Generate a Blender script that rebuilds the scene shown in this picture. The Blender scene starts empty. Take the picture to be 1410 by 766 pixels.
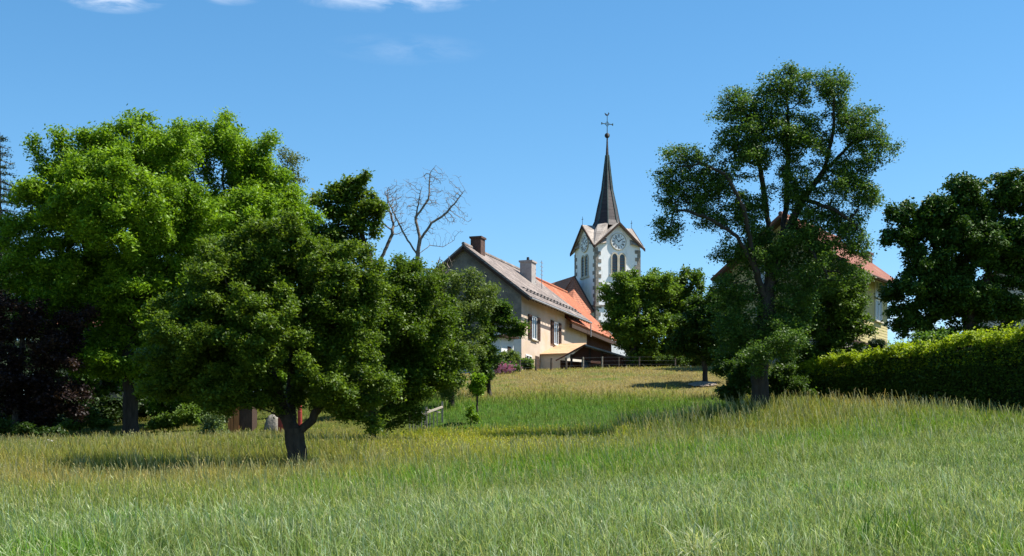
import bpy, math, random
import numpy as np
from math import sin, cos, tan, radians, pi, atan2, sqrt

# ------------------------------------------------------------------ camera, light, exposure
SC = bpy.context.scene
F = 1958.0          # focal length in photo pixels (50 mm on 36 mm)
HZ = 670.0          # horizon row in the photograph
CH = 1.6            # eye height
cam_d = bpy.data.cameras.new('camera')
cam_d.lens = 50.0; cam_d.sensor_width = 36.0; cam_d.sensor_fit = 'HORIZONTAL'
cam_d.shift_y = (HZ - 383.0) / 1410.0
cam_d.clip_start = 0.3; cam_d.clip_end = 6000
cam = bpy.data.objects.new('camera', cam_d); SC.collection.objects.link(cam)
cam.location = (0, 0, CH); cam.rotation_euler = (pi/2, 0, 0)
SC.camera = cam

SUN_EL = radians(57); SUN_AZ = radians(4)        # azimuth: angle from +X towards +Y (to the sun)
S = np.array([cos(SUN_EL)*cos(SUN_AZ), cos(SUN_EL)*sin(SUN_AZ), sin(SUN_EL)])
sun_d = bpy.data.lights.new('sun', 'SUN'); sun_d.energy = 5.0; sun_d.angle = radians(0.53); sun_d.color = (1.0, 0.94, 0.84)
sun = bpy.data.objects.new('sun', sun_d); SC.collection.objects.link(sun)
import mathutils
sun.rotation_euler = mathutils.Vector((-S[0], -S[1], -S[2])).to_track_quat('-Z', 'Y').to_euler()
sun.location = (60, 20, 90)

W = bpy.data.worlds.new('World'); SC.world = W; W.use_nodes = True
nt = W.node_tree; N = nt.nodes; L = nt.links; N.clear()
out = N.new('ShaderNodeOutputWorld'); bg = N.new('ShaderNodeBackground'); bg.inputs[1].default_value = 0.075
sky = N.new('ShaderNodeTexSky'); sky.sky_type = 'NISHITA'; sky.sun_disc = False
sky.sun_elevation = SUN_EL; sky.sun_rotation = pi/2 - SUN_AZ
sky.altitude = 900; sky.air_density = 1.0; sky.dust_density = 0.35; sky.ozone_density = 2.6
hsv = N.new('ShaderNodeHueSaturation'); hsv.inputs['Saturation'].default_value = 1.25; hsv.inputs['Value'].default_value = 1.12; hsv.inputs['Hue'].default_value = 0.492
L.new(sky.outputs[0], hsv.inputs['Color'])
# thin clouds, laid out by compass direction and elevation
tc = N.new('ShaderNodeTexCoord')
sep = N.new('ShaderNodeSeparateXYZ'); L.new(tc.outputs['Generated'], sep.inputs[0])
def M2(op, a, b=None, c=None):
    n = N.new('ShaderNodeMath'); n.operation = op
    for i, v in enumerate((a, b, c)):
        if v is None: continue
        if isinstance(v, (int, float)): n.inputs[i].default_value = v
        else: L.new(v, n.inputs[i])
    return n.outputs[0]
az = M2('ARCTAN2', sep.outputs[0], sep.outputs[1])
el = M2('ARCTANGENT', M2('DIVIDE', sep.outputs[2], M2('SQRT', M2('ADD', M2('POWER', sep.outputs[0], 2.0), M2('POWER', sep.outputs[1], 2.0)))))
cv = N.new('ShaderNodeCombineXYZ'); L.new(M2('MULTIPLY', az, 14.0), cv.inputs[0]); L.new(M2('MULTIPLY', el, 46.0), cv.inputs[1])
nz = N.new('ShaderNodeTexNoise'); nz.inputs['Scale'].default_value = 1.6; nz.inputs['Detail'].default_value = 9; nz.inputs['Roughness'].default_value = 0.62
nz.inputs['Distortion'].default_value = 0.5
L.new(cv.outputs[0], nz.inputs['Vector'])
def blob(px, py, rx, ry, gain):
    a0 = math.atan((px-705)/F); e0 = math.atan((HZ-py)/F*cos(a0))
    dx = M2('DIVIDE', M2('SUBTRACT', az, a0), rx/F); dy = M2('DIVIDE', M2('SUBTRACT', el, e0), ry/F)
    r = M2('SQRT', M2('ADD', M2('POWER', dx, 2.0), M2('POWER', dy, 2.0)))
    return M2('MULTIPLY', M2('MAXIMUM', M2('SUBTRACT', 1.0, r), 0.0), gain)
tot = None
for b in [(528, -16, 175, 32, 1.5), (150, -10, 80, 26, 1.7), (315, -8, 50, 15, .8), (560, 68, 120, 22, 0.16),
          (1215, 440, 75, 34, 1.15), (1290, 452, 60, 26, .9)]:
    v = blob(*b); tot = v if tot is None else M2('ADD', tot, v)
fac = M2('MULTIPLY', tot, M2('MAXIMUM', M2('MULTIPLY', M2('SUBTRACT', nz.outputs[0], 0.42), 3.0), 0.0))
fac = M2('MINIMUM', fac, 0.9)
mixw = N.new('ShaderNodeMix'); mixw.data_type = 'RGBA'; L.new(fac, mixw.inputs['Factor'])
L.new(hsv.outputs[0], mixw.inputs[6]); mixw.inputs[7].default_value = (7.6, 8.0, 8.6, 1)
L.new(mixw.outputs[2], bg.inputs[0]); L.new(bg.outputs[0], out.inputs[0])

SC.view_settings.view_transform = 'Standard'; SC.view_settings.look = 'None'
SC.view_settings.exposure = 1.12; SC.view_settings.gamma = 1.0; SC.view_settings.use_curve_mapping = False

random.seed(7)
RNG = np.random.default_rng(11)

# ------------------------------------------------------------------ helpers
def P(px, py, D):
    return np.array([(px-705.0)/F*D, D, CH + (HZ-py)/F*D])
def link(o, parent=None):
    SC.collection.objects.link(o)
    if parent is not None: o.parent = parent
    return o
def tag(o, label=None, cat=None, group=None, kind=None):
    if label: o['label'] = label
    if cat: o['category'] = cat
    if group: o['group'] = group
    if kind: o['kind'] = kind
    return o
def thing(name, loc, rz, label, cat, group=None):
    o = bpy.data.objects.new(name, None); link(o)
    o.location = loc; o.rotation_euler = (0, 0, rz); o.empty_display_size = 0.3
    return tag(o, label, cat, group)

def np_mesh(name, V, loops, sizes, mat, parent=None, col=None, smooth=False, loc=None):
    me = bpy.data.meshes.new(name)
    V = np.asarray(V, dtype=np.float32); loops = np.asarray(loops, dtype=np.int32).ravel(); sizes = np.asarray(sizes, dtype=np.int32)
    me.vertices.add(len(V)); me.vertices.foreach_set('co', V.ravel())
    me.loops.add(len(loops)); me.loops.foreach_set('vertex_index', loops)
    me.polygons.add(len(sizes))
    st = np.zeros(len(sizes), dtype=np.int32); st[1:] = np.cumsum(sizes)[:-1]
    me.polygons.foreach_set('loop_start', st); me.polygons.foreach_set('loop_total', sizes)
    if smooth: me.polygons.foreach_set('use_smooth', np.ones(len(sizes), dtype=bool))
    if col is not None:
        a = me.attributes.new('col', 'FLOAT_COLOR', 'POINT')
        c4 = np.ones((len(V), 4), dtype=np.float32); c4[:, :3] = col
        a.data.foreach_set('color', c4.ravel())
    me.update(calc_edges=True)
    me.materials.append(mat)
    o = bpy.data.objects.new(name, me)
    if loc is not None: o.location = loc
    return link(o, parent)

class MB:
    def __init__(s): s.v = []; s.f = []
    def poly(s, pts):
        i = len(s.v); s.v += [tuple(p) for p in pts]; s.f.append(list(range(i, i+len(pts)))); return s
    def solid(s, bottom, top):
        n = len(bottom); i = len(s.v); s.v += [tuple(p) for p in bottom] + [tuple(p) for p in top]
        s.f.append([i+k for k in reversed(range(n))]); s.f.append([i+n+k for k in range(n)])
        for k in range(n):
            k2 = (k+1) % n; s.f.append([i+k, i+k2, i+n+k2, i+n+k])
        return s
    def box(s, x0, x1, y0, y1, z0, z1):
        return s.solid([(x0,y0,z0),(x1,y0,z0),(x1,y1,z0),(x0,y1,z0)], [(x0,y0,z1),(x1,y0,z1),(x1,y1,z1),(x0,y1,z1)])
    def slab(s, quad, th):
        q = [np.array(p, float) for p in quad]
        n = np.cross(q[1]-q[0], q[2]-q[0]); n /= np.linalg.norm(n)
        if n[2] < 0: n = -n
        return s.solid([p - n*th for p in q], q)
    def bar(s, a, b, w, w2=None, sides=4, up=(0,0,1)):
        a = np.array(a, float); b = np.array(b, float); d = b-a; d /= np.linalg.norm(d)
        u = np.array(up, float)
        if abs(np.dot(u, d)) > .95: u = np.array([1.0, 0, 0])
        e1 = np.cross(d, u); e1 /= np.linalg.norm(e1); e2 = np.cross(e1, d)
        w2 = w if w2 is None else w2
        A = []; B = []
        for k in range(sides):
            t = 2*pi*(k+.5)/sides
            off = e1*cos(t)+e2*sin(t)
            A.append(a+off*w/2*(1.414 if sides == 4 else 1)); B.append(b+off*w2/2*(1.414 if sides == 4 else 1))
        return s.solid(A, B)
    def build(s, name, mat, parent=None, smooth=False):
        me = bpy.data.meshes.new(name); me.from_pydata(s.v, [], s.f); me.update()
        import bmesh
        bm = bmesh.new(); bm.from_mesh(me); bmesh.ops.recalc_face_normals(bm, faces=bm.faces); bm.to_mesh(me); bm.free()
        me.materials.append(mat)
        if smooth:
            for p in me.polygons: p.use_smooth = True
        return link(bpy.data.objects.new(name, me), parent)

# ------------------------------------------------------------------ materials
def newmat(name):
    m = bpy.data.materials.new(name); m.use_nodes = True; t = m.node_tree; t.nodes.clear()
    o = t.nodes.new('ShaderNodeOutputMaterial'); return m, t, o
def surf(name, c1, c2, scale=3.0, rough=0.85, bump=0.15, detail=6, stretch=(1,1,1), c3=None, scale3=0.6, spec=0.3, bscale=None, f3=(0.5, 0.66)):
    m, t, o = newmat(name); n = t.nodes; l = t.links
    b = n.new('ShaderNodeBsdfPrincipled'); b.inputs['Roughness'].default_value = rough; b.inputs['Specular IOR Level'].default_value = spec
    tcn = n.new('ShaderNodeTexCoord'); mp = n.new('ShaderNodeMapping'); mp.inputs['Scale'].default_value = stretch
    l.new(tcn.outputs['Object'], mp.inputs[0])
    nz = n.new('ShaderNodeTexNoise'); nz.inputs['Scale'].default_value = scale; nz.inputs['Detail'].default_value = detail; nz.inputs['Roughness'].default_value = .62
    l.new(mp.outputs[0], nz.inputs['Vector'])
    cr = n.new('ShaderNodeValToRGB'); cr.color_ramp.elements[0].position = .32; cr.color_ramp.elements[1].position = .68
    cr.color_ramp.elements[0].color = (*c1, 1); cr.color_ramp.elements[1].color = (*c2, 1)
    l.new(nz.outputs[0], cr.inputs[0]); col = cr.outputs[0]
    if c3 is not None:
        n3 = n.new('ShaderNodeTexNoise'); n3.inputs['Scale'].default_value = scale3; n3.inputs['Detail'].default_value = 8; n3.inputs['Roughness'].default_value = .7
        l.new(mp.outputs[0], n3.inputs['Vector'])
        r3 = n.new('ShaderNodeMapRange'); r3.inputs[1].default_value = f3[0]; r3.inputs[2].default_value = f3[1]
        l.new(n3.outputs[0], r3.inputs[0])
        mx = n.new('ShaderNodeMix'); mx.data_type = 'RGBA'; l.new(r3.outputs[0], mx.inputs['Factor']); l.new(col, mx.inputs[6]); mx.inputs[7].default_value = (*c3, 1)
        col = mx.outputs[2]
    l.new(col, b.inputs['Base Color'])
    if bump:
        bp = n.new('ShaderNodeBump'); bp.inputs['Strength'].default_value = bump; bp.inputs['Distance'].default_value = .05
        nb = n.new('ShaderNodeTexNoise'); nb.inputs['Scale'].default_value = bscale or scale*4; nb.inputs['Detail'].default_value = 6
        l.new(mp.outputs[0], nb.inputs['Vector']); l.new(nb.outputs[0], bp.inputs['Height']); l.new(bp.outputs[0], b.inputs['Normal'])
    l.new(b.outputs[0], o.inputs[0]); return m

def tiles(name, c1, c2, cm, rowh=0.30, colw=0.22, axis='x', zscale=1.6, stain=None, bump=.6, rough=.8, stainamt=(.48,.62)):
    # rows follow the height on the slope, columns run along the eave
    m, t, o = newmat(name); n = t.nodes; l = t.links
    b = n.new('ShaderNodeBsdfPrincipled'); b.inputs['Roughness'].default_value = rough; b.inputs['Specular IOR Level'].default_value = .25
    tcn = n.new('ShaderNodeTexCoord'); sp = n.new('ShaderNodeSeparateXYZ'); l.new(tcn.outputs['Object'], sp.inputs[0])
    mz = n.new('ShaderNodeMath'); mz.operation = 'MULTIPLY'; mz.inputs[1].default_value = zscale; l.new(sp.outputs[2], mz.inputs[0])
    cb = n.new('ShaderNodeCombineXYZ')
    if axis == 'x': l.new(sp.outputs[0], cb.inputs[0])
    elif axis == 'y': l.new(sp.outputs[1], cb.inputs[0])
    else:
        ad = n.new('ShaderNodeMath'); l.new(sp.outputs[0], ad.inputs[0]); l.new(sp.outputs[1], ad.inputs[1]); l.new(ad.outputs[0], cb.inputs[0])
    l.new(mz.outputs[0], cb.inputs[1])
    br = n.new('ShaderNodeTexBrick'); br.inputs['Scale'].default_value = 1.0
    br.inputs['Brick Width'].default_value = colw; br.inputs['Row Height'].default_value = rowh
    br.inputs['Mortar Size'].default_value = .035; br.inputs['Mortar Smooth'].default_value = .4; br.inputs['Bias'].default_value = 0
    br.inputs['Color1'].default_value = (*c1, 1); br.inputs['Color2'].default_value = (*c2, 1); br.inputs['Mortar'].default_value = (*cm, 1)
    l.new(cb.outputs[0], br.inputs['Vector'])
    nz = n.new('ShaderNodeTexNoise'); nz.inputs['Scale'].default_value = .7; nz.inputs['Detail'].default_value = 9; nz.inputs['Roughness'].default_value = .7
    l.new(tcn.outputs['Object'], nz.inputs['Vector'])
    rg = n.new('ShaderNodeMapRange'); rg.inputs[1].default_value = stainamt[0]; rg.inputs[2].default_value = stainamt[1]; rg.inputs[4].default_value = .75
    l.new(nz.outputs[0], rg.inputs[0])
    mx = n.new('ShaderNodeMix'); mx.data_type = 'RGBA'; l.new(rg.outputs[0], mx.inputs['Factor']); l.new(br.outputs[0], mx.inputs[6])
    mx.inputs[7].default_value = (*(stain or c2), 1)
    l.new(mx.outputs[2], b.inputs['Base Color'])
    # overlapping-row profile
    fr = n.new('ShaderNodeMath'); fr.operation = 'DIVIDE'; fr.inputs[1].default_value = rowh; l.new(mz.outputs[0], fr.inputs[0])
    f2 = n.new('ShaderNodeMath'); f2.operation = 'FRACT'; l.new(fr.outputs[0], f2.inputs[0])
    bp = n.new('ShaderNodeBump'); bp.inputs['Strength'].default_value = bump; bp.inputs['Distance'].default_value = .05; bp.invert = True
    l.new(f2.outputs[0], bp.inputs['Height']); l.new(bp.outputs[0], b.inputs['Normal'])
    l.new(b.outputs[0], o.inputs[0]); return m

def leafmat(name, transl=0.35, rough=.45, spec=.4):
    m, t, o = newmat(name); n = t.nodes; l = t.links
    at = n.new('ShaderNodeAttribute'); at.attribute_name = 'col'
    b = n.new('ShaderNodeBsdfPrincipled'); b.inputs['Roughness'].default_value = rough; b.inputs['Specular IOR Level'].default_value = spec
    tr = n.new('ShaderNodeBsdfTranslucent'); mx = n.new('ShaderNodeMixShader'); mx.inputs[0].default_value = transl
    g = n.new('ShaderNodeMix'); g.data_type = 'RGBA'; g.blend_type = 'MULTIPLY'; g.inputs['Factor'].default_value = 1.0
    g.inputs[7].default_value = (1.4, 1.4, .6, 1)
    l.new(at.outputs['Color'], b.inputs['Base Color']); l.new(at.outputs['Color'], g.inputs[6]); l.new(g.outputs[2], tr.inputs[0])
    l.new(b.outputs[0], mx.inputs[1]); l.new(tr.outputs[0], mx.inputs[2]); l.new(mx.outputs[0], o.inputs[0])
    return m

MAT = dict(
    bark=surf('bark', (.018,.014,.011), (.055,.045,.036), 6, bump=.9, stretch=(1,1,.25), bscale=14),
    bark_pale=surf('bark_pale', (.10,.08,.065), (.25,.21,.18), 5, bump=.6, stretch=(1,1,.3), bscale=12),
    leaf=leafmat('leaf', .38, .5, .2), leaf_dull=leafmat('leaf_dull', .30, .5, .22), leaf_dark=leafmat('leaf_dark', .16, .55, .2), grass=leafmat('grass_blade', .34, .6, .12),
    tower_plaster=surf('tower_plaster', (.82,.82,.82), (.89,.89,.88), 1.0, bump=.12, stretch=(1,1,.45), c3=(.60,.585,.56), scale3=1.1, f3=(.52,.74), bscale=9),
    quoin=surf('quoin_stone', (.17,.15,.13), (.30,.27,.23), 2.5, bump=.5, c3=(.15,.14,.12), scale3=2.0),
    tan_stone=surf('tan_stone', (.42,.37,.28), (.55,.5,.4), 2.5, bump=.3),
    dark_wood=surf('dark_wood', (.028,.016,.011), (.075,.042,.028), 5, bump=.5, stretch=(8,8,.6)),
    red_wood=surf('red_brown_boards', (.07,.026,.017), (.13,.05,.03), 5, bump=.5, stretch=(10,10,.5)),
    grey_wood=surf('weathered_wood', (.22,.19,.15), (.40,.36,.30), 6, bump=.5, stretch=(6,6,.5)),
    post_wood=surf('post_wood', (.06,.045,.035), (.13,.1,.08), 6, bump=.5, stretch=(6,6,.5)),
    orange_wood=surf('orange_boards', (.30,.11,.04), (.48,.19,.07), 4, bump=.4, stretch=(9,9,.6)),
    gable=surf('gable_render', (.13,.115,.10), (.24,.21,.18), 1.6, bump=.6, c3=(.09,.085,.08), scale3=.5, f3=(.48,.68), bscale=12),
    gable_low=surf('whitewash_render', (.52,.5,.47), (.64,.62,.58), 1.8, bump=.3, c3=(.36,.34,.31), scale3=.8),
    ochre=surf('ochre_plaster', (.43,.335,.265), (.53,.44,.365), .9, bump=.25, c3=(.46,.35,.23), scale3=.55, f3=(.48,.66), bscale=10),
    cream=surf('cream_plaster', (.48,.44,.38), (.56,.52,.46), 1.2, bump=.25, c3=(.45,.40,.33), scale3=.8),
    shaded_white=surf('shaded_white', (.60,.66,.74), (.68,.73,.80), 1.2, bump=.05),  # white wall with the blue of its shaded front painted into the colour
    white=surf('white_paint', (.72,.72,.72), (.8,.8,.8), 2, bump=.05),
    yellow=surf('yellow_shingle_wall', (.41,.35,.17), (.49,.42,.21), 1.6, bump=.3),
    greybase=surf('grey_base_wall', (.28,.25,.22), (.38,.34,.3), 1.6, bump=.3),
    soffit=surf('brown_soffit', (.05,.03,.022), (.09,.055,.04), 4, bump=.2),
    metal=surf('dull_metal', (.18,.18,.19), (.28,.28,.29), 4, bump=.1, rough=.5),
    black=surf('black_iron', (.012,.012,.013), (.03,.03,.03), 5, bump=.1, rough=.5),
    verdigris=surf('dark_copper', (.02,.035,.035), (.05,.09,.085), 5, bump=.1, rough=.5),
    clock=surf('clock_enamel', (.72,.74,.77), (.8,.82,.84), 2, bump=.02, rough=.4),
    glass=surf('window_glass', (.018,.02,.024), (.035,.04,.046), 1.5, rough=.12, bump=.02, spec=.6),
    curtain=surf('curtain_glass', (.30,.34,.38), (.42,.46,.5), 1.5, rough=.2, bump=.02),
    shutter=surf('brown_shutter', (.045,.022,.015), (.075,.04,.028), 5, bump=.3, stretch=(.5,.5,12)),
    chimney_dark=surf('sooty_brick', (.05,.03,.025), (.11,.06,.045), 4, bump=.6),
    chimney_grey=surf('cement_chimney', (.26,.23,.22), (.36,.33,.31), 3, bump=.4),
    terrace_roof=surf('pale_orange_roof', (.40,.245,.135), (.50,.33,.2), 2.5, bump=.3, c3=(.34,.18,.1), scale3=1.2),
    tarp=surf('grey_tarp', (.13,.12,.10), (.24,.22,.19), 3, bump=.6),
    red=surf('red_paint', (.22,.025,.02), (.32,.05,.035), 3, bump=.1, rough=.5),
    blue=surf('blue_plastic', (.04,.11,.24), (.07,.17,.32), 3, bump=.1, rough=.5),
    soil=surf('pale_soil', (.16,.125,.09), (.3,.24,.19), 5, bump=.7),
    farm_tiles=tiles('weathered_grey_tiles', (.225,.182,.16), (.14,.115,.105), (.06,.05,.045), .34, .26, 'x', 1.58, stain=(.30,.25,.22)),
    orange_tiles=tiles('orange_tiles', (.43,.135,.055), (.30,.09,.04), (.15,.045,.028), .34, .26, 'x', 1.58, stain=(.36,.20,.12), stainamt=(.52,.7)),
    nave_tiles=tiles('church_roof_tiles', (.42,.155,.085), (.33,.12,.07), (.2,.07,.04), .3, .22, 'y', 1.25, stain=(.3,.13,.08)),
    tower_tiles=tiles('tower_stone_tiles', (.33,.30,.27), (.24,.215,.195), (.17,.14,.12), .22, .2, 'xy', 1.5, stain=(.45,.4,.35)),
    spire=tiles('spire_slates', (.034,.027,.030), (.055,.042,.045), (.03,.025,.028), .35, .25, 'xy', 1.0, stain=(.065,.05,.05), rough=.6),
    red_tiles=tiles('red_roof_tiles', (.27,.105,.06), (.19,.07,.045), (.11,.035,.025), .33, .25, 'x', 1.6, stain=(.24,.12,.085)),
)

# ------------------------------------------------------------------ terrain
G = []   # (x, y, z) anchors
def ga(px, py, D): p = P(px, py, D); G.append((p[0], p[1], p[2]))
G += [(0,0,0),(-12,2,0),(12,2,.1),(0,-25,-1),(-45,-10,-.3),(45,-10,.2),(-60,30,1.0),(60,30,3.2)]
for a in [(0,768,14),(705,768,14),(1410,764,14),(100,692,29),(705,688,29),(1350,664,29),(100,650,42),(410,652,43),(705,640,42),(1000,630,42),(1350,618,42),
          (60,622,51),(300,612,51),(560,614,54),(588,598,62),(780,618,55),(1000,594,55),(860,596,60),(960,586,60),(1180,582,55),(1380,584,53),
          (60,603,66),(250,598,66),(420,592,66),(600,572,66),(660,560,69),(850,566,68),(1047,552,60),
          (640,548,76),(960,537,80),(800,530,82),(700,512,95),(850,507,95),(980,507,96),(620,520,92),
          (1150,550,72),(1350,548,72),(1120,560,62),(1300,566,62),(1150,500,88),(1300,495,88)]: ga(*a)
G += [(0,108,9.75),(10,118,9.9),(-8,110,9.6),(10,142,10.2),(30,100,9.8),(45,90,9.3),(60,100,9.2),(-30,100,5.6),(-50,100,5.6),(-60,70,3.8),(-30,140,6.5),(60,60,6.2),
      (0,180,9.5),(60,180,8.0),(-60,180,6.0),(120,100,8.0),(-120,100,3.0),(110,20,3.0),(-110,20,-1.0)]
G = np.array(G)
def _phi(r2): return 0.5*r2*np.log(r2+1e-9)
def _fit():
    n = len(G); d2 = ((G[:, None, :2]-G[None, :, :2])**2).sum(-1)
    K = _phi(d2) + np.eye(n)*8.0
    Q = np.c_[np.ones(n), G[:, :2]]
    A = np.zeros((n+3, n+3)); A[:n, :n] = K; A[:n, n:] = Q; A[n:, :n] = Q.T
    return np.linalg.solve(A, np.r_[G[:, 2], 0, 0, 0])
CO = _fit()
def gz(x, y):
    x = np.atleast_1d(np.asarray(x, float)); y = np.atleast_1d(np.asarray(y, float))
    xc = np.clip(x, -120, 120); yc = np.clip(y, -30, 185)
    n = len(G); z = CO[n] + CO[n+1]*xc + CO[n+2]*yc
    for i in range(n): z = z + CO[i]*_phi((xc-G[i,0])**2 + (yc-G[i,1])**2)
    d = np.sqrt((x-xc)**2 + (y-yc)**2)
    z = z - np.minimum(d*.06, 26) 
    return z
def gz1(x, y): return float(gz(x, y)[0])

def snoise(x, y, f, seed=0):
    r = np.random.default_rng(seed); s = 0; a = 0
    for k in range(7):
        th = r.uniform(0, 2*pi); ff = f*r.uniform(.5, 1.9); ph = r.uniform(0, 2*pi); th2 = r.uniform(0, 2*pi); ph2 = r.uniform(0, 6)
        s = s + np.sin((x*cos(th)+y*sin(th))*ff + ph + 1.3*np.sin((x*cos(th2)+y*sin(th2))*ff*.7+ph2)); a += 1
    return s/a*1.6

DK = []
def zone(x, y):
    """colour and height of the sward at a place in the meadow"""
    z = gz(x, y)
    px = 705 + x/np.maximum(y, 3)*F; py = HZ - (z-CH)/np.maximum(y, 3)*F
    n1 = snoise(x, y, .35, 1); n2 = snoise(x, y, 1.2, 2); n3 = snoise(x, y, 3.5, 3)
    pale = np.array([.108,.168,.050]); green = np.array([.078,.180,.014]); olive = np.array([.120,.160,.022]); tan_ = np.array([.255,.205,.070])
    hay = np.array([.30,.25,.095]); lush = np.array([.080,.165,.020]); yel = np.array([.205,.225,.022]); deep = np.array([.05,.10,.02])
    # boundary of the pale, mown-looking foreground
    pb = np.interp(px, [-200, 0, 450, 700, 1000, 1410, 1700], [712, 706, 700, 676, 640, 592, 575])
    t_pale = 1/(1+np.exp(-(py + 9*n1 + 5*n2 - pb)/7))
    gb = np.exp(-((py - (pb-14) + 6*n1)/19)**2) * np.interp(px, [0, 300, 420, 1150, 1410], [.45, .5, 1, 1, .5])
    tt = np.exp(-((py-676)/18)**2) * np.interp(px, [0, 420, 560, 700], [1, .9, .35, 0])
    ty = np.exp(-(((px-700)/170)**2)) * np.exp(-((py-616)/26)**2)
    th = np.interp(py + 7*n1 + 6*n2 + 4*n3, [534, 556], [1, 0]) * np.interp(px, [560, 640, 1010, 1060], [0, 1, 1, 0])
    th = np.where(y > 70, th, 0)
    tl = np.interp(py+6*n2+4*n3, [540, 556, 586, 602], [0, 1, 1, 0]) * np.interp(px, [500, 600, 1000, 1030], [0, 1, 1, 0])
    tl = np.where(y > 60, tl, 0)
    C = np.tile(olive, (len(x), 1))
    def mixc(C, c, t): t = np.clip(t, 0, 1)[:, None]; return C*(1-t) + c*t
    C = mixc(C, tan_, np.clip(.20 + .35*n2 + .25*n3, 0, .8))
    C = mixc(C, tan_, tt*.75); C = mixc(C, yel, ty*.85); C = mixc(C, green, gb*.95)
    C = mixc(C, pale*np.array([1.0,1.0,1.0]), t_pale*.92)
    C = mixc(C, green, t_pale*np.clip(n2*1.2-.4, 0, .8)); C = mixc(C, deep*1.3, t_pale*np.clip(-n1*.8-.35, 0, .45))
    C = mixc(C, lush, tl); C = mixc(C, hay, th); C = mixc(C, green*1.2, th*np.clip(n2*.9+n3*.4-.1, 0, .65)); C = mixc(C, tan_*.6, th*np.clip(-n2*.9-.3, 0, .5)); C = mixc(C, olive, tl*np.clip(n3*.9+n2*.5, 0, .7))
    shade_patch = np.exp(-(((px-880)/120)**2)) * np.exp(-((py-598+ (px-880)*.13)/24)**2); C = mixc(C, deep, shade_patch*.85); DK.append(shade_patch)  # pear tree's cast shadow painted into the grass colour, over taller grass
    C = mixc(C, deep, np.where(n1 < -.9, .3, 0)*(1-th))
    H = np.interp(t_pale, [0, 1], [.42, .21]) * (1 + .22*n2)
    H = H*(1 + .22*n3 + .2*np.clip(n1, -1, 1)*(1-t_pale)); H = H*(1-th) + .13*th; H = np.where(tl > .5, .34, H)
    H = np.where((y > 60) & (px < 560), .3, H)
    H = H*(1+.5*shade_patch*(1-th))
    H = np.where((y > 47) & (y < 70) & (px < 850), np.minimum(H, .27), H)
    H = np.where(y > 108, .15, H)
    return C, np.maximum(H, .07), z, px, py, t_pale, th

def axis(n, near, far, c=0):
    t = np.linspace(-1, 1, n); return c + np.sinh(t*near)/np.sinh(near)*far
gx = np.unique(np.r_[np.linspace(-70, 70, 141), -70 - np.geomspace(2, 2600, 40), 70 + np.geomspace(2, 2600, 40)])
gy = np.unique(np.r_[np.linspace(0, 130, 131), -np.geomspace(1.5, 800, 30), 130 + np.geomspace(2, 3500, 44)])
X, Y = np.meshgrid(gx, gy); xf = X.ravel(); yf = Y.ravel()
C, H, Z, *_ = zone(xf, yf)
nx, ny = len(gx), len(gy)
i, j = np.meshgrid(np.arange(nx-1), np.arange(ny-1)); b0 = (j*nx+i).ravel()
quads = np.c_[b0, b0+1, b0+1+nx, b0+nx]
gm, t, o = newmat('meadow_soil'); n = t.nodes; l = t.links
bs = n.new('ShaderNodeBsdfPrincipled'); bs.inputs['Roughness'].default_value = .95; bs.inputs['Specular IOR Level'].default_value = .1
at = n.new('ShaderNodeAttribute'); at.attribute_name = 'col'; tcn = n.new('ShaderNodeTexCoord')
nzn = n.new('ShaderNodeTexNoise'); nzn.inputs['Scale'].default_value = 5; nzn.inputs['Detail'].default_value = 10; nzn.inputs['Roughness'].default_value = .75
l.new(tcn.outputs['Object'], nzn.inputs['Vector'])
rg = n.new('ShaderNodeMapRange'); rg.inputs[1].default_value = .3; rg.inputs[2].default_value = .7; rg.inputs[3].default_value = .35; rg.inputs[4].default_value = 1.15
l.new(nzn.outputs[0], rg.inputs[0])
vm = n.new('ShaderNodeVectorMath'); vm.operation = 'SCALE'; l.new(at.outputs['Color'], vm.inputs[0]); l.new(rg.outputs[0], vm.inputs['Scale'])
l.new(vm.outputs[0], bs.inputs['Base Color'])
bp = n.new('ShaderNodeBump'); bp.inputs['Strength'].default_value = .8; bp.inputs['Distance'].default_value = .12; l.new(nzn.outputs[0], bp.inputs['Height']); l.new(bp.outputs[0], bs.inputs['Normal'])
l.new(bs.outputs[0], o.inputs[0])
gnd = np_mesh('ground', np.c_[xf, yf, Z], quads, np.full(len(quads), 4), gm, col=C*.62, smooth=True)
tag(gnd, kind='structure')

# ------------------------------------------------------------------ grass
def blades(name, x, y, z, h, w, c, lean=.35, rng=RNG, label=None, tips=None, parent=None):
    n = len(x); a = rng.uniform(0, 2*pi, n); th = rng.uniform(0, 2*pi, n)
    la = h*lean*rng.gamma(1.6, .6, n).clip(.05, 2.2)
    lx = np.cos(th)*la - h*.08; ly = np.sin(th)*la
    wx = np.cos(a)*w/2; wy = np.sin(a)*w/2
    k = la/h; hz_ = h/np.sqrt(1+k*k*.8); dr = np.clip(k-.7, 0, 1)*.35*h
    V = np.empty((n, 7, 3), np.float32)
    for q, (t, ws) in enumerate(((0, .8), (.42, 1.0), (.76, .75))):
        lt = t**1.9; zz = z + hz_*(1-(1-t)**1.35) - dr*t**4 - (.02 if q == 0 else 0)
        V[:,2*q] = np.c_[x-wx*ws+lx*lt, y-wy*ws+ly*lt, zz]; V[:,2*q+1] = np.c_[x+wx*ws+lx*lt, y+wy*ws+ly*lt, zz]
    V[:,6] = np.c_[x+lx, y+ly, z+hz_-dr]
    base = (np.arange(n)*7)[:, None]
    loops = (base + np.array([0,1,3,2, 2,3,5,4, 4,5,6])).ravel()
    sizes = np.tile([4, 4, 3], n)
    col = np.repeat(c[:, None, :], 7, 1).astype(np.float32)
    if tips is not None: col[:, 4:] = tips[:, None, :]
    return V.reshape(-1,3), loops, sizes, col.reshape(-1,3)
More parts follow.
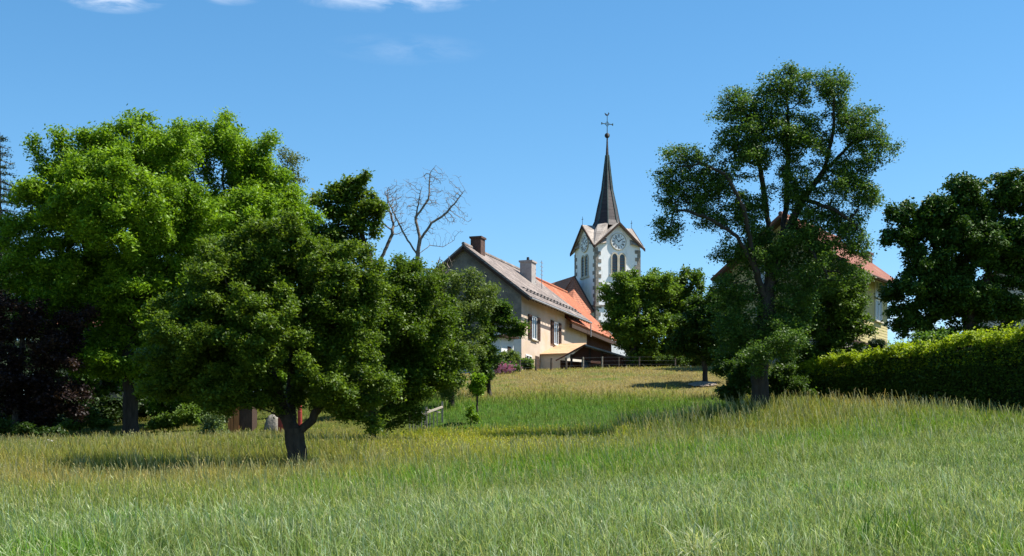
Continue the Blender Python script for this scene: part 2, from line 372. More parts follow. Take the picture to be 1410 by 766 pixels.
def merge(parts):
    V = []; Lp = []; Sz = []; Cc = []; off = 0
    for v, l_, s_, c_ in parts:
        V.append(v); Lp.append(l_+off); Sz.append(s_); Cc.append(c_); off += len(v)
    return np.concatenate(V), np.concatenate(Lp), np.concatenate(Sz), np.concatenate(Cc)
def scatter(d0, d1, dens, half=.43, rng=RNG):
    n = int(dens*half*(d1*d1-d0*d0))
    D = np.sqrt(rng.uniform(d0*d0, d1*d1, n)); x = rng.uniform(-half, half, n)*D
    return x, D
def jit(c, rng, amt=.22):
    k = rng.normal(1, amt, (len(c), 1)).clip(.45, 1.7); hue = rng.normal(0, .09, len(c))
    cc = c*k; cc[:,0] *= 1+hue; cc[:,2] *= 1-hue*.5
    return np.clip(cc, .004, .8)
def heads(x, y, z, h, size, wid, c, rng=RNG):
    """seed heads: a thin stalk with a slim drooping plume"""
    n = len(x); th = rng.normal(pi, 1.5, n); la = h*rng.uniform(.08, .6, n)
    lx = np.cos(th)*la; ly = np.sin(th)*la; a = rng.uniform(0, pi, n); sx = np.cos(a); sy = np.sin(a)
    sw = .0022 + .00009*y
    V = np.empty((n, 8, 3), np.float32)
    top = np.c_[x+lx, y+ly, z+h]; tip = top + np.c_[lx/la*size*.6, ly/la*size*.6, size*rng.uniform(.1, .8, n)]
    V[:,0] = np.c_[x-sw, y, z]; V[:,1] = np.c_[x+sw, y, z]; V[:,2] = top + np.c_[sw, 0*sw, 0*sw]; V[:,3] = top - np.c_[sw, 0*sw, 0*sw]
    mid = top*.45+tip*.55
    V[:,4] = top; V[:,5] = mid + np.c_[sx*wid, sy*wid, 0*wid]; V[:,6] = tip; V[:,7] = mid - np.c_[sx*wid, sy*wid, 0*wid]
    base = (np.arange(n)*8)[:, None]
    return V.reshape(-1,3), (base+np.arange(8)).ravel(), np.tile([4,4], n), np.repeat(c[:,None,:], 8, 1).reshape(-1,3).astype(np.float32)

SHADY = lambda px, y: (y > 62) & (px < 560)
gp = []
for d0, d1, dens, wk in [(11.5, 20, 640, 1.0), (20, 32, 380, 1.2), (32, 46, 230, 1.5), (46, 62, 150, 1.9), (62, 100, 50, 2.6), (100, 122, 14, 3.0)]:
    x, y = scatter(d0, d1, dens)
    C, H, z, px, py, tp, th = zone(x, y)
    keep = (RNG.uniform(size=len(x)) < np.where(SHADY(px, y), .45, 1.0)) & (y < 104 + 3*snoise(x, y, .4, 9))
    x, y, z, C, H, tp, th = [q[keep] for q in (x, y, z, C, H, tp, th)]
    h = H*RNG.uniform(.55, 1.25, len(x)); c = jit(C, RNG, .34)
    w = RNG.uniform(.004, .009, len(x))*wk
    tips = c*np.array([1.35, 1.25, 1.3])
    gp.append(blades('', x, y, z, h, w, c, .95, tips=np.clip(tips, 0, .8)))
# thin bleached strands lying at all angles over the green
for d0, d1, dens, wk in [(11.5, 20, 230, 1.0), (20, 32, 150, 1.2), (32, 46, 80, 1.5), (46, 60, 26, 1.8)]:
    x, y = scatter(d0, d1, dens)
    C, H, z, px, py, tp, th = zone(x, y)
    k = (RNG.uniform(size=len(x)) < np.interp(tp, [0, 1], [.35, 1])*np.interp(snoise(x, y, 1.6, 21), [-.7, .6], [.3, 1])) & ~SHADY(px, y)
    x, y, z, H, tp = x[k], y[k], z[k], H[k], tp[k]
    c = jit(np.array([.37,.43,.25])*tp[:,None] + np.array([.36,.31,.13])*(1-tp[:,None]), RNG, .2)
    gp.append(blades('', x, y, z, H*RNG.uniform(.8, 1.7, len(x)), RNG.uniform(.003, .006, len(x))*wk, c, 1.5, tips=np.clip(c*1.15, 0, .8)))
V, Lp, Sz, Cc = merge(gp)
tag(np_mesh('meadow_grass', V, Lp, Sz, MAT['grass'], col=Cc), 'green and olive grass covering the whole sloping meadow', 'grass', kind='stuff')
gp = []
for d0, d1, dens, wk in [(11.5, 20, 22, 1.0), (20, 32, 16, 1.0), (32, 46, 13, 1.1), (46, 62, 15, 1.2), (62, 100, 1.5, 1.4)]:
    x, y = scatter(d0, d1, dens)
    C, H, z, px, py, tp, th = zone(x, y)
    keep = (RNG.uniform(size=len(x)) < np.where(tp > .5, .85, 1.0)*np.interp(snoise(x, y, .9, 5), [-.8, .5], [.25, 1])) & ~SHADY(px, y+1)
    x, y, z, C, H, tp = [q[keep] for q in (x, y, z, C, H, tp)]
    h = (H*RNG.uniform(.95, 1.75, len(x))).clip(.15, .85)
    hc = np.array([.42,.37,.22])*(1-tp[:,None]) + np.array([.40,.42,.27])*tp[:,None]
    hc = hc*.65 + C*.35*1.5
    gp.append(heads(x, y, z, h, RNG.uniform(.05, .14, len(x)), RNG.uniform(.004, .008, len(x))*wk, jit(hc, RNG, .18)))
V, Lp, Sz, Cc = merge(gp)
tag(np_mesh('seeding_grass', V, Lp, Sz, MAT['grass'], col=Cc), 'tall pale seed heads standing above the meadow grass', 'grass', kind='stuff')
# yellow flowers low in the middle of the meadow
x, y = scatter(44, 62, 60); C, H, z, px, py, tp, th = zone(x, y)
k = (np.exp(-((px-690)/150)**2)*np.exp(-((py-612)/26)**2) > RNG.uniform(.05, 1, len(x)))
x, y, z, H = x[k], y[k], z[k], H[k]
fc = np.tile([.38,.39,.04], (len(x), 1))
V, Lp, Sz, Cc = heads(x, y, z, H*RNG.uniform(.7, 1.15, len(x)), np.full(len(x), .05), np.full(len(x), .022), jit(fc, RNG, .2))
tag(np_mesh('yellow_wildflowers', V, Lp, Sz, MAT['grass'], col=Cc), 'tiny yellow wildflowers in the middle of the meadow', 'wildflowers', kind='stuff')
def tussock(px, D, n, h, spread, c, label, tipc=None, lean=.7):
    x0 = (px-705)/F*D; r = np.random.default_rng(int(px*7+D))
    x = x0 + r.normal(0, spread, n); y = D + r.normal(0, spread, n); z = gz(x, y)
    cc = jit(np.tile(c, (n, 1)), r, .2)
    V, Lp, Sz, Cc = blades('', x, y, z, h*r.uniform(.5, 1.15, n), r.uniform(.008, .014, n), cc, lean, rng=r, tips=None if tipc is None else np.tile(tipc, (n,1)))
    o = np_mesh('grass_tuft', V - np.array([x0, D, gz1(x0, D)]), Lp, Sz, MAT['grass'], col=Cc, loc=(x0, D, gz1(x0, D)))
    return tag(o, label, 'grass tuft', 'coarse tufts at the near edge')
tussock(1228, 14.2, 170, .46, .22, (.09,.17,.03), 'bright green coarse grass tuft at the bottom right of the meadow')
tussock(965, 13.4, 110, .40, .10, (.30,.34,.17), 'pale bleached grass tuft at the bottom edge right of centre', (.5,.52,.36), 1.1)

# ------------------------------------------------------------------ trees
def unit(v): return v/np.maximum(np.linalg.norm(v, axis=-1, keepdims=True), 1e-9)
def skeleton(trunk, att, step, infl, kill, rng, limbs=(), grav=0.0, iters=140):
    """grow a branching skeleton towards attraction points"""
    pts = []; par = []; main = []
    def addline(line, parent):
        for a, b in zip(line[:-1], line[1:]):
            m = max(1, int(round(np.linalg.norm(b-a)/step)))
            for k in range(1, m+1):
                q = a + (b-a)*k/m + rng.normal(0, step*.07, 3)
                pts.append(q); par.append(parent); main.append(True); parent = len(pts)-1
        return parent
    pts.append(trunk[0]); par.append(-1); main.append(True)
    addline(trunk, 0)
    for lb in limbs:
        d = np.linalg.norm(np.array(pts) - lb[0], axis=1); p0 = int(d.argmin())
        addline([pts[p0]] + list(lb[1:]), p0)
    pts = np.array(pts); att = att.copy()
    start = len(pts)
    cnt = len(pts); cap = 60000
    buf = np.zeros((cap, 3)); buf[:cnt] = pts; pbuf = np.full(cap, -1); pbuf[:cnt] = par
    dirs = np.zeros((cap, 3))
    d2 = ((att[:, None, :]-buf[None, :cnt])**2).sum(-1); near = d2.argmin(1); nd = d2.min(1)
    alive = np.ones(len(att), bool)
    # do not start crown branches from the lowest third of the trunk
    for it in range(iters):
        sel = alive & (nd < infl**2)
        if it < 6: sel = alive
        if not sel.any(): break
        idx = near[sel]; v = unit(att[sel]-buf[idx])
        acc = np.zeros((cnt, 3)); np.add.at(acc, idx, v)
        who = np.unique(idx); dv = unit(acc[who]) + rng.normal(0, .16, (len(who), 3)); dv[:, 2] -= grav
        new = buf[who] + unit(dv)*step*rng.uniform(.8, 1.2, (len(who), 1))
        m = len(new)
        if cnt+m >= cap: break
        buf[cnt:cnt+m] = new; pbuf[cnt:cnt+m] = who
        A = np.where(alive)[0]
        dd = ((att[A][:, None, :]-new[None])**2).sum(-1); bi = dd.argmin(1); bd = dd[np.arange(len(A)), bi]
        upd = bd < nd[A]; near[A[upd]] = cnt + bi[upd]; nd[A[upd]] = bd[upd]
        # stalled attractors die
        alive &= nd > kill**2
        if it > 6:
            stuck = np.zeros(len(att), bool)
            alive &= ~stuck
        cnt += m
    pts = buf[:cnt]; par = pbuf[:cnt]
    return pts, par, start

def tree_wood(pts, par, start, r_base, r_tip, expo=2.3, cap_tip=None):
    n = len(pts); acc = np.zeros(n); 
    kids = np.zeros(n, int)
    for i_ in range(1, n): kids[par[i_]] += 1
    for i_ in range(n-1, -1, -1):
        v = max(acc[i_], r_tip**expo) if kids[i_] == 0 else acc[i_]
        acc[i_] = v
        if par[i_] >= 0: acc[par[i_]] += v
    r = acc**(1/expo)
    # rescale thick wood so that the base has the measured radius
    k = math.log(r_base/r_tip)/max(math.log(max(r[0]/r_tip, 1.01)), .01)
    r = r_tip*(r/r_tip)**k
    return r, kids

def tubes(name, pts, par, r, sel, mat, parent, org, sides=6):
    idx = np.where(sel)[0]; idx = idx[par[idx] >= 0]
    a = pts[par[idx]]; b = pts[idx]
    d = unit(b-a); ref = np.tile([0.31, .95, .05], (len(idx), 1)); e1 = unit(np.cross(d, ref)); e2 = np.cross(d, e1)
    ra = np.minimum(r[par[idx]], r[idx]*1.25 + .004); rb = r[idx]
    t = np.arange(sides)/sides*2*pi; cs = np.cos(t)[None,:,None]; sn = np.sin(t)[None,:,None]
    off = e1[:,None,:]*cs + e2[:,None,:]*sn
    A = (a - d*ra[:,None]*.25)[:,None,:] + off*ra[:,None,None]; B = (b + d*rb[:,None]*.25)[:,None,:] + off*rb[:,None,None]
    V = np.concatenate([A, B], 1).reshape(-1,3) - org
    k = np.arange(sides); q = np.c_[k, (k+1)%sides, (k+1)%sides+sides, k+sides]
    loops = (np.arange(len(idx))*2*sides)[:,None,None] + q[None]
    return np_mesh(name, V, loops.ravel(), np.full(len(idx)*sides, 4), mat, parent, smooth=True)

def leaves(name, cen, n, spread, size, aspect, cols, mat, parent, org, rng, up=.5, droop=0.0, flat=.75, node_col=None):
    k = rng.integers(0, len(cen), n)
    p = cen[k] + rng.normal(0, 1, (n, 3))*spread*np.array([1,1,flat])
    nrm = rng.normal(0, 1, (n, 3)); nrm[:,2] = np.abs(nrm[:,2]) + up; nrm = unit(nrm)
    a = unit(np.cross(nrm, rng.normal(0, 1, (n, 3)))); a[:,2] -= droop; a = unit(a); b = np.cross(nrm, a)
    s = size*rng.uniform(.5, 1.6, (n,1))
    fold = nrm*s*rng.uniform(-.12, .12, (n,1))
    V = np.empty((n,4,3)); V[:,0] = p-a*s*.5; V[:,1] = p+b*s*.5*aspect-a*s*.05+fold; V[:,2] = p+a*s*.5; V[:,3] = p-b*s*.5*aspect-a*s*.05+fold
    c0, c1 = np.array(cols[0]), np.array(cols[1])
    tk = rng.beta(1.6, 1.8, (n,1))*.75 + .25*rng.uniform(size=(len(cen),1))[k]
    c = c0*(1-tk)+c1*tk
    if node_col is not None: c = c*node_col[k][:,None]
    c = np.clip(c*rng.normal(1, .12, (n,1)), .003, .7)
    col = np.repeat(c[:,None,:], 4, 1).reshape(-1,3)
    return np_mesh(name, V.reshape(-1,3)-org, np.arange(n*4), np.full(n, 4), mat, parent, col=col)

def lobe_points(lobes, D, n_cl, cl_r, n_att, rng, shell=.5, depth=1.0, zmin=None, depth_r=.95):
    s = D/F; wts = np.array([(l_[2]*l_[3])**.9 for l_ in lobes], float); wts /= wts.sum()
    li = rng.choice(len(lobes), n_cl, p=wts)
    u = unit(rng.normal(0, 1, (n_cl, 3))); rad = (shell + (1-shell)*rng.uniform(0, 1, n_cl)**.6)[:,None]
    C = np.zeros((n_cl, 3))
    for k in range(n_cl):
        l_ = lobes[li[k]]; dd = l_[4] if len(l_) > 4 else 0.0
        c = P(l_[0], l_[1], D); R = np.array([l_[2]*s, math.sqrt(l_[2]*l_[3])*s*depth_r*depth, l_[3]*s])
        C[k] = c + np.array([0, dd, 0]) + u[k]*rad[k]*np.maximum(R - cl_r*1.05, R*.35)
    rk = rng.uniform(.45, 1.45, n_cl)[:,None]; axk = unit(u + rng.normal(0, .5, (n_cl, 3)))
    g = rng.integers(0, n_cl, n_att)
    off = rng.normal(0, .5, (n_att, 3))*cl_r*rk[g]*np.array([1.05, 1.05, .72])
    off += axk[g]*(rng.uniform(-1, 1, (n_att, 1))*cl_r*.9*rk[g])
    A = C[g] + off
    SP = []
    for k in rng.choice(n_cl, max(1, int(n_cl*.4)), replace=False):
        l_ = lobes[li[k]]; c = P(l_[0], l_[1], D); v = unit(C[k]-c + rng.normal(0, .3, 3)); Ls = cl_r*rng.uniform(.7, 1.9)
        for t in (.35, .5, .65, .8, 1.0): SP.append(C[k] + (v*np.array([1,1,.8]) + np.array([0,0,.2]))*Ls*t + rng.normal(0, .06, 3))
    return np.concatenate([A, np.array(SP)])

LAB = []
def tree(name, label, cat, D, trunk, lobes, r_base, n_leaf, leaf, cols, n_cl=90, cl_r=.7, n_att=1600, step=.28, kill=.4, infl=3.0,
         limbs=(), seed=1, mat='leaf', spread=.16, aspect=.6, shell=.45, bark='bark', r_tip=.008, group=None, droop=0.0, up=.5, depth=1.0,
         grav=0.0, thin=2.6, wood_min=0.0, depth_r=.95, base=None, flat=.75):
    rng = np.random.default_rng(seed)
    base = P(trunk[0][0], trunk[0][1], D); base[2] = gz1(base[0], base[1]) - .12
    tk = [base] + [P(q[0], q[1], D + (q[2] if len(q) > 2 else 0)) for q in trunk[1:]]
    root = thing(name, tuple(base), 0, label, cat, group)
    att = lobe_points(lobes, D, n_cl, cl_r, n_att, rng, shell, depth, depth_r=depth_r)
    lm = [[P(q[0], q[1], D + (q[2] if len(q) > 2 else 0)) for q in lb] for lb in limbs]
    zg = gz(att[:,0], att[:,1]); att = att[att[:,2] > zg + .25]
    pts, par, start = skeleton(tk, att, step, infl, kill, rng, lm, grav)
    r, kids = tree_wood(pts, par, start, r_base, r_tip)
    # root flare
    hgt = pts[:,2]-base[2]; r = np.where((np.arange(len(r)) < start) & (hgt < .5), r*(1+.35*(1-hgt/.5).clip(0,1)), r)
    ismain = np.zeros(len(pts), bool); ismain[:start] = True
    tubes('trunk', pts, par, r, np.ones(len(pts), bool), MAT[bark], root, base, 7)
    if n_leaf:
        thinmask = (~ismain) & (r < r_tip*thin)
        cen = pts[thinmask]
        if len(cen) < 10: cen = pts[start:]
        leaves('crown', cen, n_leaf, spread, leaf, aspect, cols, MAT[mat], root, base, rng, up, droop, flat)
    return root

GREEN = ((.024,.062,.008), (.150,.222,.024))
BRIGHT = ((.036,.100,.008), (.230,.370,.024))
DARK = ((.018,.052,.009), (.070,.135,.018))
PEAR = ((.022,.062,.011), (.125,.215,.040))
tree('apple_tree', 'broad spreading fruit tree with a short dark forked trunk in the open meadow', 'tree', 43,
     [(411,652),(408,620),(403,592)],
     [(420,365,92,72),(335,400,100,85),(268,440,66,82),(435,455,95,75),(300,515,85,52),(495,430,45,75),(455,530,75,38),(240,510,44,60),(380,330,60,40),(522,540,50,22),(470,550,36,16),(305,548,40,20),(365,460,60,60,-1.5),(318,548,50,20,-1.2),(462,540,38,20,-1.5),(372,503,50,28,-2),(290,470,60,50,-1.5)],
     .31, 260000, .088, GREEN, n_cl=260, cl_r=.55, n_att=4200, step=.2, kill=.3,
     limbs=[[(403,592),(388,562,.3),(376,525,.5),(352,475,.2),(335,420,0)], [(405,597),(430,578,0),(446,550,.2),(462,490,.4)], [(403,592),(400,540,1),(405,470,1.2),(415,400,1)]],
     seed=3, spread=.13)
tree('fruit_tree', 'leafy fruit tree right of the broad meadow tree, thin trunk in shade', 'tree', 56,
     [(513,603),(512,575),(515,540),(520,500)],
     [(535,430,75,70),(585,465,58,75),(505,510,80,62),(588,520,42,40),(545,395,60,38),(455,500,40,60),(540,546,54,18)],
     .14, 140000, .10, ((.032,.072,.008),(.11,.175,.018)), n_cl=190, cl_r=.6, n_att=2200, step=.25, kill=.36, seed=4, spread=.16)
tree('ash_tree', 'tallest leafy tree at the left with bright rounded clumps of leaves', 'tree', 66,
     [(180,603),(180,540),(178,480),(184,420),(186,340)],
     [(175,205,90,68),(108,222,56,56),(112,275,82,75),(66,282,36,50),(66,335,44,76),(225,300,80,80),(165,390,105,75),(85,400,75,75),(245,420,75,70),(140,480,90,55),(215,500,70,50),(40,370,40,60),(170,300,90,90,-3)],
     .36, 290000, .155, BRIGHT, n_cl=230, cl_r=.85, n_att=4600, step=.34, kill=.5, infl=4, seed=5, spread=.22, aspect=.45,
     limbs=[[(180,480),(140,400),(110,320),(95,260)],[(180,470),(220,400),(245,330)],[(185,400),(180,300),(175,230)]])
tree('ash_tree', 'second tall leafy tree, directly right of the tallest left tree, with a slightly lower top', 'tree', 73,
     [(288,598),(290,520),(298,440),(305,360)],
     [(322,208,54,50),(355,285,52,65),(300,300,62,80),(262,220,45,45),(370,370,48,60),(300,400,80,75),(385,310,26,40),(300,490,80,55),(360,440,50,60),(235,540,60,35),(345,225,30,35),(270,195,38,30),(395,285,16,30),(340,330,70,60,-3)],
     .3, 240000, .155, BRIGHT, n_cl=200, cl_r=.85, n_att=3900, step=.36, kill=.52, infl=4, seed=6, spread=.23, aspect=.45)
tree('copper_beech', 'dark purple leaved tree at the far left edge under the tall trees', 'tree', 63.5,
     [(22,608),(24,560),(28,500),(34,440)],
     [(40,445,46,34),(80,480,46,46),(10,510,50,65),(65,545,60,45),(112,440,22,30),(-20,450,50,60)],
     .2, 52000, .12, ((.008,.005,.006),(.048,.028,.028)), n_cl=110, cl_r=.6, n_att=1600, step=.3, kill=.42, seed=7, spread=.18, mat='leaf_dull')
tree('birch_tree', 'slender light grey green tree peeking out between the tall left trees and the sky', 'tree', 86,
     [(368,592),(372,480),(380,380),(388,300),(396,225)],
     [(396,235,16,34),(384,285,24,45),(408,245,10,18),(402,290,14,30),(375,340,30,40)],
     .16, 9000, .13, ((.07,.10,.04),(.13,.17,.07)), n_cl=60, cl_r=.4, n_att=700, step=.3, kill=.4, seed=8, spread=.2, aspect=.5, shell=.1)
tree('walnut_tree', 'small crowned tree rising above the others left of the bare dead tree', 'tree', 80,
     [(528,590),(524,480),(516,380),(508,330)],
     [(480,262,30,24),(500,292,34,32),(448,278,18,16),(512,315,20,22),(475,300,30,28),(465,330,40,30),(440,350,40,40)],
     .17, 26000, .18, GREEN, n_cl=80, cl_r=.55, n_att=1100, step=.3, kill=.4, seed=9, spread=.18, shell=.3,
     limbs=[[(516,380),(506,345),(494,310),(484,285)]])
tree('dead_tree', 'bare leafless tree with pale branches against the sky left of the farmhouse', 'dead tree', 78,
     [(572,585),(570,480),(572,400),(574,362),(578,330),(572,300),(580,262)],
     [(590,285,55,50),(615,270,36,40),(560,280,32,44),(598,245,30,16),(630,300,22,26),(545,270,16,28),(600,325,34,12)],
     .125, 0, 0, GREEN, n_cl=420, cl_r=.3, n_att=1300, step=.2, kill=.2, infl=2.4, seed=12, bark='bark_pale', r_tip=.0055, shell=.1,
     limbs=[[(573,350),(592,338,.5),(610,340,.5),(624,332,.8)],[(577,328),(594,308),(612,296),(628,278),(640,262)],[(572,300),(590,275),(592,240),(600,228)],[(572,350),(556,322),(545,300),(530,265)]])
tree('dead_tree', 'smaller bare leafless tree with thin twigs beside the walnut crown', 'dead tree', 82,
     [(524,588),(520,480),(520,372),(528,350),(540,322)],
     [(540,290,24,40),(528,300,20,26),(556,310,18,24),(530,262,14,16)],
     .10, 0, 0, GREEN, n_cl=110, cl_r=.3, n_att=320, step=.2, kill=.2, infl=2.4, seed=13, bark='bark_pale', r_tip=.007, shell=.2)
tree('dead_tree', 'low bare bleached branches poking out above the green trees beside the stone gable', 'dead tree', 84,
     [(598,560),(600,470),(602,392)],
     [(622,376,26,10),(612,360,16,14),(636,385,14,8)],
     .12, 0, 0, GREEN, n_cl=40, cl_r=.2, n_att=70, step=.24, kill=.26, seed=14, bark='bark_pale', r_tip=.016, shell=.2)
tree('willow_tree', 'bushy light green tree in front of the farmhouse gable', 'tree', 70,
     [(622,566),(622,520),(620,460)],
     [(622,430,45,52),(600,480,45,50),(638,478,28,48),(558,405,38,32),(600,395,30,26),(654,405,22,34),(626,385,20,20),(610,525,40,26),(575,440,40,40)],
     .14, 62000, .12, ((.065,.105,.025),(.135,.19,.045)), n_cl=150, cl_r=.5, n_att=2000, step=.26, kill=.36, seed=15, spread=.17, aspect=.42, up=.3)
tree('cherry_tree', 'narrow dark green tree just left of the white outbuilding', 'tree', 76,
     [(674,560),(673,520),(672,470),(676,430)],
     [(670,465,16,55),(664,510,17,26),(680,425,14,20),(698,442,16,12),(712,456,10,9),(721,466,6,6),(702,462,6,6),(690,425,12,12)],
     .11, 30000, .12, ((.03,.075,.012),(.085,.15,.02)), n_cl=130, cl_r=.24, n_att=1100, step=.22, kill=.3, seed=16, spread=.14, shell=.3, depth=1.2)
tree('sapling', 'young sapling with a bare thin trunk and small round crown on the green slope', 'sapling', 64,
     [(656,592),(657,565),(657,545)], [(658,533,12,13),(662,522,8,8)],
     .045, 3600, .10, BRIGHT, n_cl=20, cl_r=.22, n_att=140, step=.1, kill=.15, infl=2, seed=17, spread=.09, r_tip=.005)
tree('sapling', 'knee high leafy seedling left of the young sapling', 'sapling', 63,
     [(648,590),(648,575)], [(648,572,5,15),(655,580,6,6)],
     .015, 900, .09, BRIGHT, n_cl=10, cl_r=.12, n_att=50, step=.08, kill=.1, infl=2, seed=18, spread=.07, r_tip=.004)
tree('lime_tree', 'rounded bright green tree in front of the church tower', 'tree', 98,
     [(872,507),(872,480),(873,450)],
     [(868,396,26,28),(850,420,20,22),(880,445,38,34),(902,405,22,30),(868,462,22,20),(890,480,20,16),(836,408,12,12)],
     .22, 60000, .16, ((.045,.10,.012),(.16,.25,.034)), n_cl=140, cl_r=.55, n_att=1900, step=.3, kill=.42, seed=19, spread=.2)
tree('lime_tree', 'green tree right of the church tower tree, behind the small leaning trunk', 'tree', 101,
     [(925,508),(925,470),(928,440)],
     [(935,400,22,28),(922,440,32,34),(948,430,24,42),(912,478,18,14),(952,378,12,12),(915,395,20,20)],
     .18, 42000, .16, ((.035,.08,.010),(.12,.20,.022)), n_cl=110, cl_r=.55, n_att=1500, step=.3, kill=.42, seed=20, spread=.2)
tree('plum_tree', 'small dark tree with a thin leaning trunk standing on pale bare soil', 'tree', 82,
     [(971,535),(971,515),(968,480),(966,455)],
     [(965,450,34,34),(985,425,34,34),(948,478,20,16),(992,475,22,26),(1000,440,26,40)],
     .15, 52000, .14, ((.022,.055,.010),(.060,.11,.018)), n_cl=120, cl_r=.5, n_att=1600, step=.26, kill=.36, seed=21, spread=.17)
tree('pear_tree', 'tall old open crowned tree with a thick dark trunk and gnarled limbs on the right', 'tree', 60,
     [(1047,556),(1046,510),(1050,465),(1056,420),(1062,375)],
     [(1080,122,46,32),(1015,150,34,34),(1145,128,28,30),(1040,200,50,42),(1110,190,50,46),(1178,178,36,36),(1206,196,18,24),(945,222,28,30),(988,252,34,40),(925,275,18,32),(918,318,14,18),
      (1165,245,36,40),(1100,262,36,38),(1018,292,28,28),(1165,312,34,40),(1055,352,56,44),(1120,340,40,44),(1180,345,18,22),(1100,400,50,48),(1060,450,52,42),(1010,400,34,34),(1015,455,34,46),(1035,490,26,26,-1.5),(1075,480,26,28,-1.5),(985,300,22,18),(1060,160,40,30),(1000,200,30,30),(1195,225,22,26),(1192,275,18,36),(925,245,18,18),(955,270,26,30),(935,312,14,20),(1168,372,36,30),(1165,335,26,26),(1012,352,26,20),(1040,320,26,26),(1110,110,26,18),(1160,110,18,16),(1120,300,26,26)],
     .37, 200000, .086, PEAR, n_cl=600, cl_r=.38, n_att=6800, step=.22, kill=.26, infl=2.2, seed=22, spread=.15, mat='leaf_dull', r_tip=.009, shell=.15,
     limbs=[[(1056,420),(1040,370,-.5),(1015,325,-1),(975,300,-1),(940,290,-1)],
            [(1062,380),(1085,320,.3),(1105,275,.5),(1135,235,.5),(1170,200,.3),(1195,190)],
            [(1058,400),(1060,320,1),(1050,250,1),(1040,190,.8),(1025,150)],
            [(1068,350),(1082,290,.8),(1085,220,.5),(1085,150,.2)],
            [(1042,370),(1025,290,-1.2),(1000,240,-1.2),(965,225,-1)],
            [(1110,270),(1150,290,-.6),(1180,310,-.6)], [(1090,310,.3),(1120,350,-.8),(1140,380,-.8)], [(1135,235,.5),(1148,180),(1148,135)]])
tree('hazel_tree', 'bushy mid green tree between the old pear tree and the yellow house', 'tree', 66,
     [(1140,515),(1140,480),(1140,440)],
     [(1138,395,40,48),(1160,425,32,42),(1118,445,38,38),(1150,465,28,24),(1130,350,26,28),(1135,490,50,14),(1085,478,26,34),(1095,440,24,30),(1178,392,20,30),(1172,450,22,24)],
     .14, 60000, .13, ((.04,.08,.014),(.10,.165,.03)), n_cl=130, cl_r=.5, n_att=1700, step=.26, kill=.36, seed=23, spread=.16)
tree('maple_tree', 'large dark leaved tree behind the clipped hedge at the right edge', 'tree', 73,
     [(1337,520),(1336,460),(1333,400),(1330,350)],
     [(1322,288,58,36),(1382,275,45,30),(1278,318,46,40),(1248,300,20,22),(1355,345,80,55),(1275,375,48,45),(1236,408,26,18),(1415,335,50,60),(1345,410,80,36),(1258,436,26,18),(1226,402,20,12),(1240,325,12,10),(1440,280,40,40),(1390,430,60,25),(1330,262,26,18),(1400,258,30,16),(1290,440,30,18),(1310,400,50,40)],
     .34, 150000, .16, DARK, n_cl=260, cl_r=.6, n_att=3200, step=.32, kill=.42, infl=3, seed=24, spread=.18, mat='leaf_dark',
     limbs=[[(1335,430),(1358,390),(1372,340),(1380,290)],[(1333,400),(1300,360),(1280,330)]])
# trees further back on the left that close the gaps
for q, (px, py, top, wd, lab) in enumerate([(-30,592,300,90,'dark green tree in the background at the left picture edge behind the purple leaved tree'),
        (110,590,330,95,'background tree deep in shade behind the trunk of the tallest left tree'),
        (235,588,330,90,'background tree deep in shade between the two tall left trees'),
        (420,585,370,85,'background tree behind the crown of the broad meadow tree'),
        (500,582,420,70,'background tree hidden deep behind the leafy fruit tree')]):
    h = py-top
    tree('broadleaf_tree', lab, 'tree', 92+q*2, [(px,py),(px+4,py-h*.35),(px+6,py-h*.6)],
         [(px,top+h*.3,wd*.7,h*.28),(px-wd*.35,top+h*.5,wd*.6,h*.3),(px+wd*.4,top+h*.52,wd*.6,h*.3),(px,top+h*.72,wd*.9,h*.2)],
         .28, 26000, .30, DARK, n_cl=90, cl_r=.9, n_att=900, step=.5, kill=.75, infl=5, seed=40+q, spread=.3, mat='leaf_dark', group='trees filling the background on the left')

# spruce at the left edge
def spruce(px, py, D, top, label, seed, halfw):
    rng = np.random.default_rng(seed); base = P(px, py, D); base[2] = gz1(base[0], base[1]) - .1
    ht = P(px, top, D)[2] - base[2]
    root = thing('spruce_tree', tuple(base), 0, label, 'tree')
    m = MB().bar((0,0,0), (0,0,ht), .5, .03, 10); cen = []
    z = 1.5
    while z < ht-.3:
        f = (1-z/ht)**.85; Lb = halfw*f + .2
        for k in range(6):
            a = rng.uniform(0, 2*pi); e = np.array([cos(a)*Lb, sin(a)*Lb, z - Lb*.18])
            m.bar((0,0,z), e, .05, .01, 4)
            nseg = max(3, int(Lb/.14))
            for t in np.linspace(.1, 1, nseg):
                s_ = (np.array([0,0,z])*(1-t)+e*t); wv = .38*(1-t*.75)*min(Lb, 1.6)
                for sd in (-1, 0, 1):
                    cen.append(s_ + np.array([-sin(a), cos(a), -.15])*sd*wv*rng.uniform(.3, 1) )
        z += .38*rng.uniform(.8, 1.2)
    m.build('trunk', MAT['bark'], root)
    leaves('crown', np.array(cen), 42000, .09, .13, .28, ((.016,.035,.018),(.04,.07,.035)), MAT['leaf_dark'], root, np.zeros(3), rng, .3, .2)
    return root
spruce(0, 600, 78, 182, 'dark spruce at the upper left picture edge with drooping boughs', 3, 4.3)
spruce(1205, 512, 70, 462, 'tiny young conifer between the hedge and the yellow house', 5, .8)

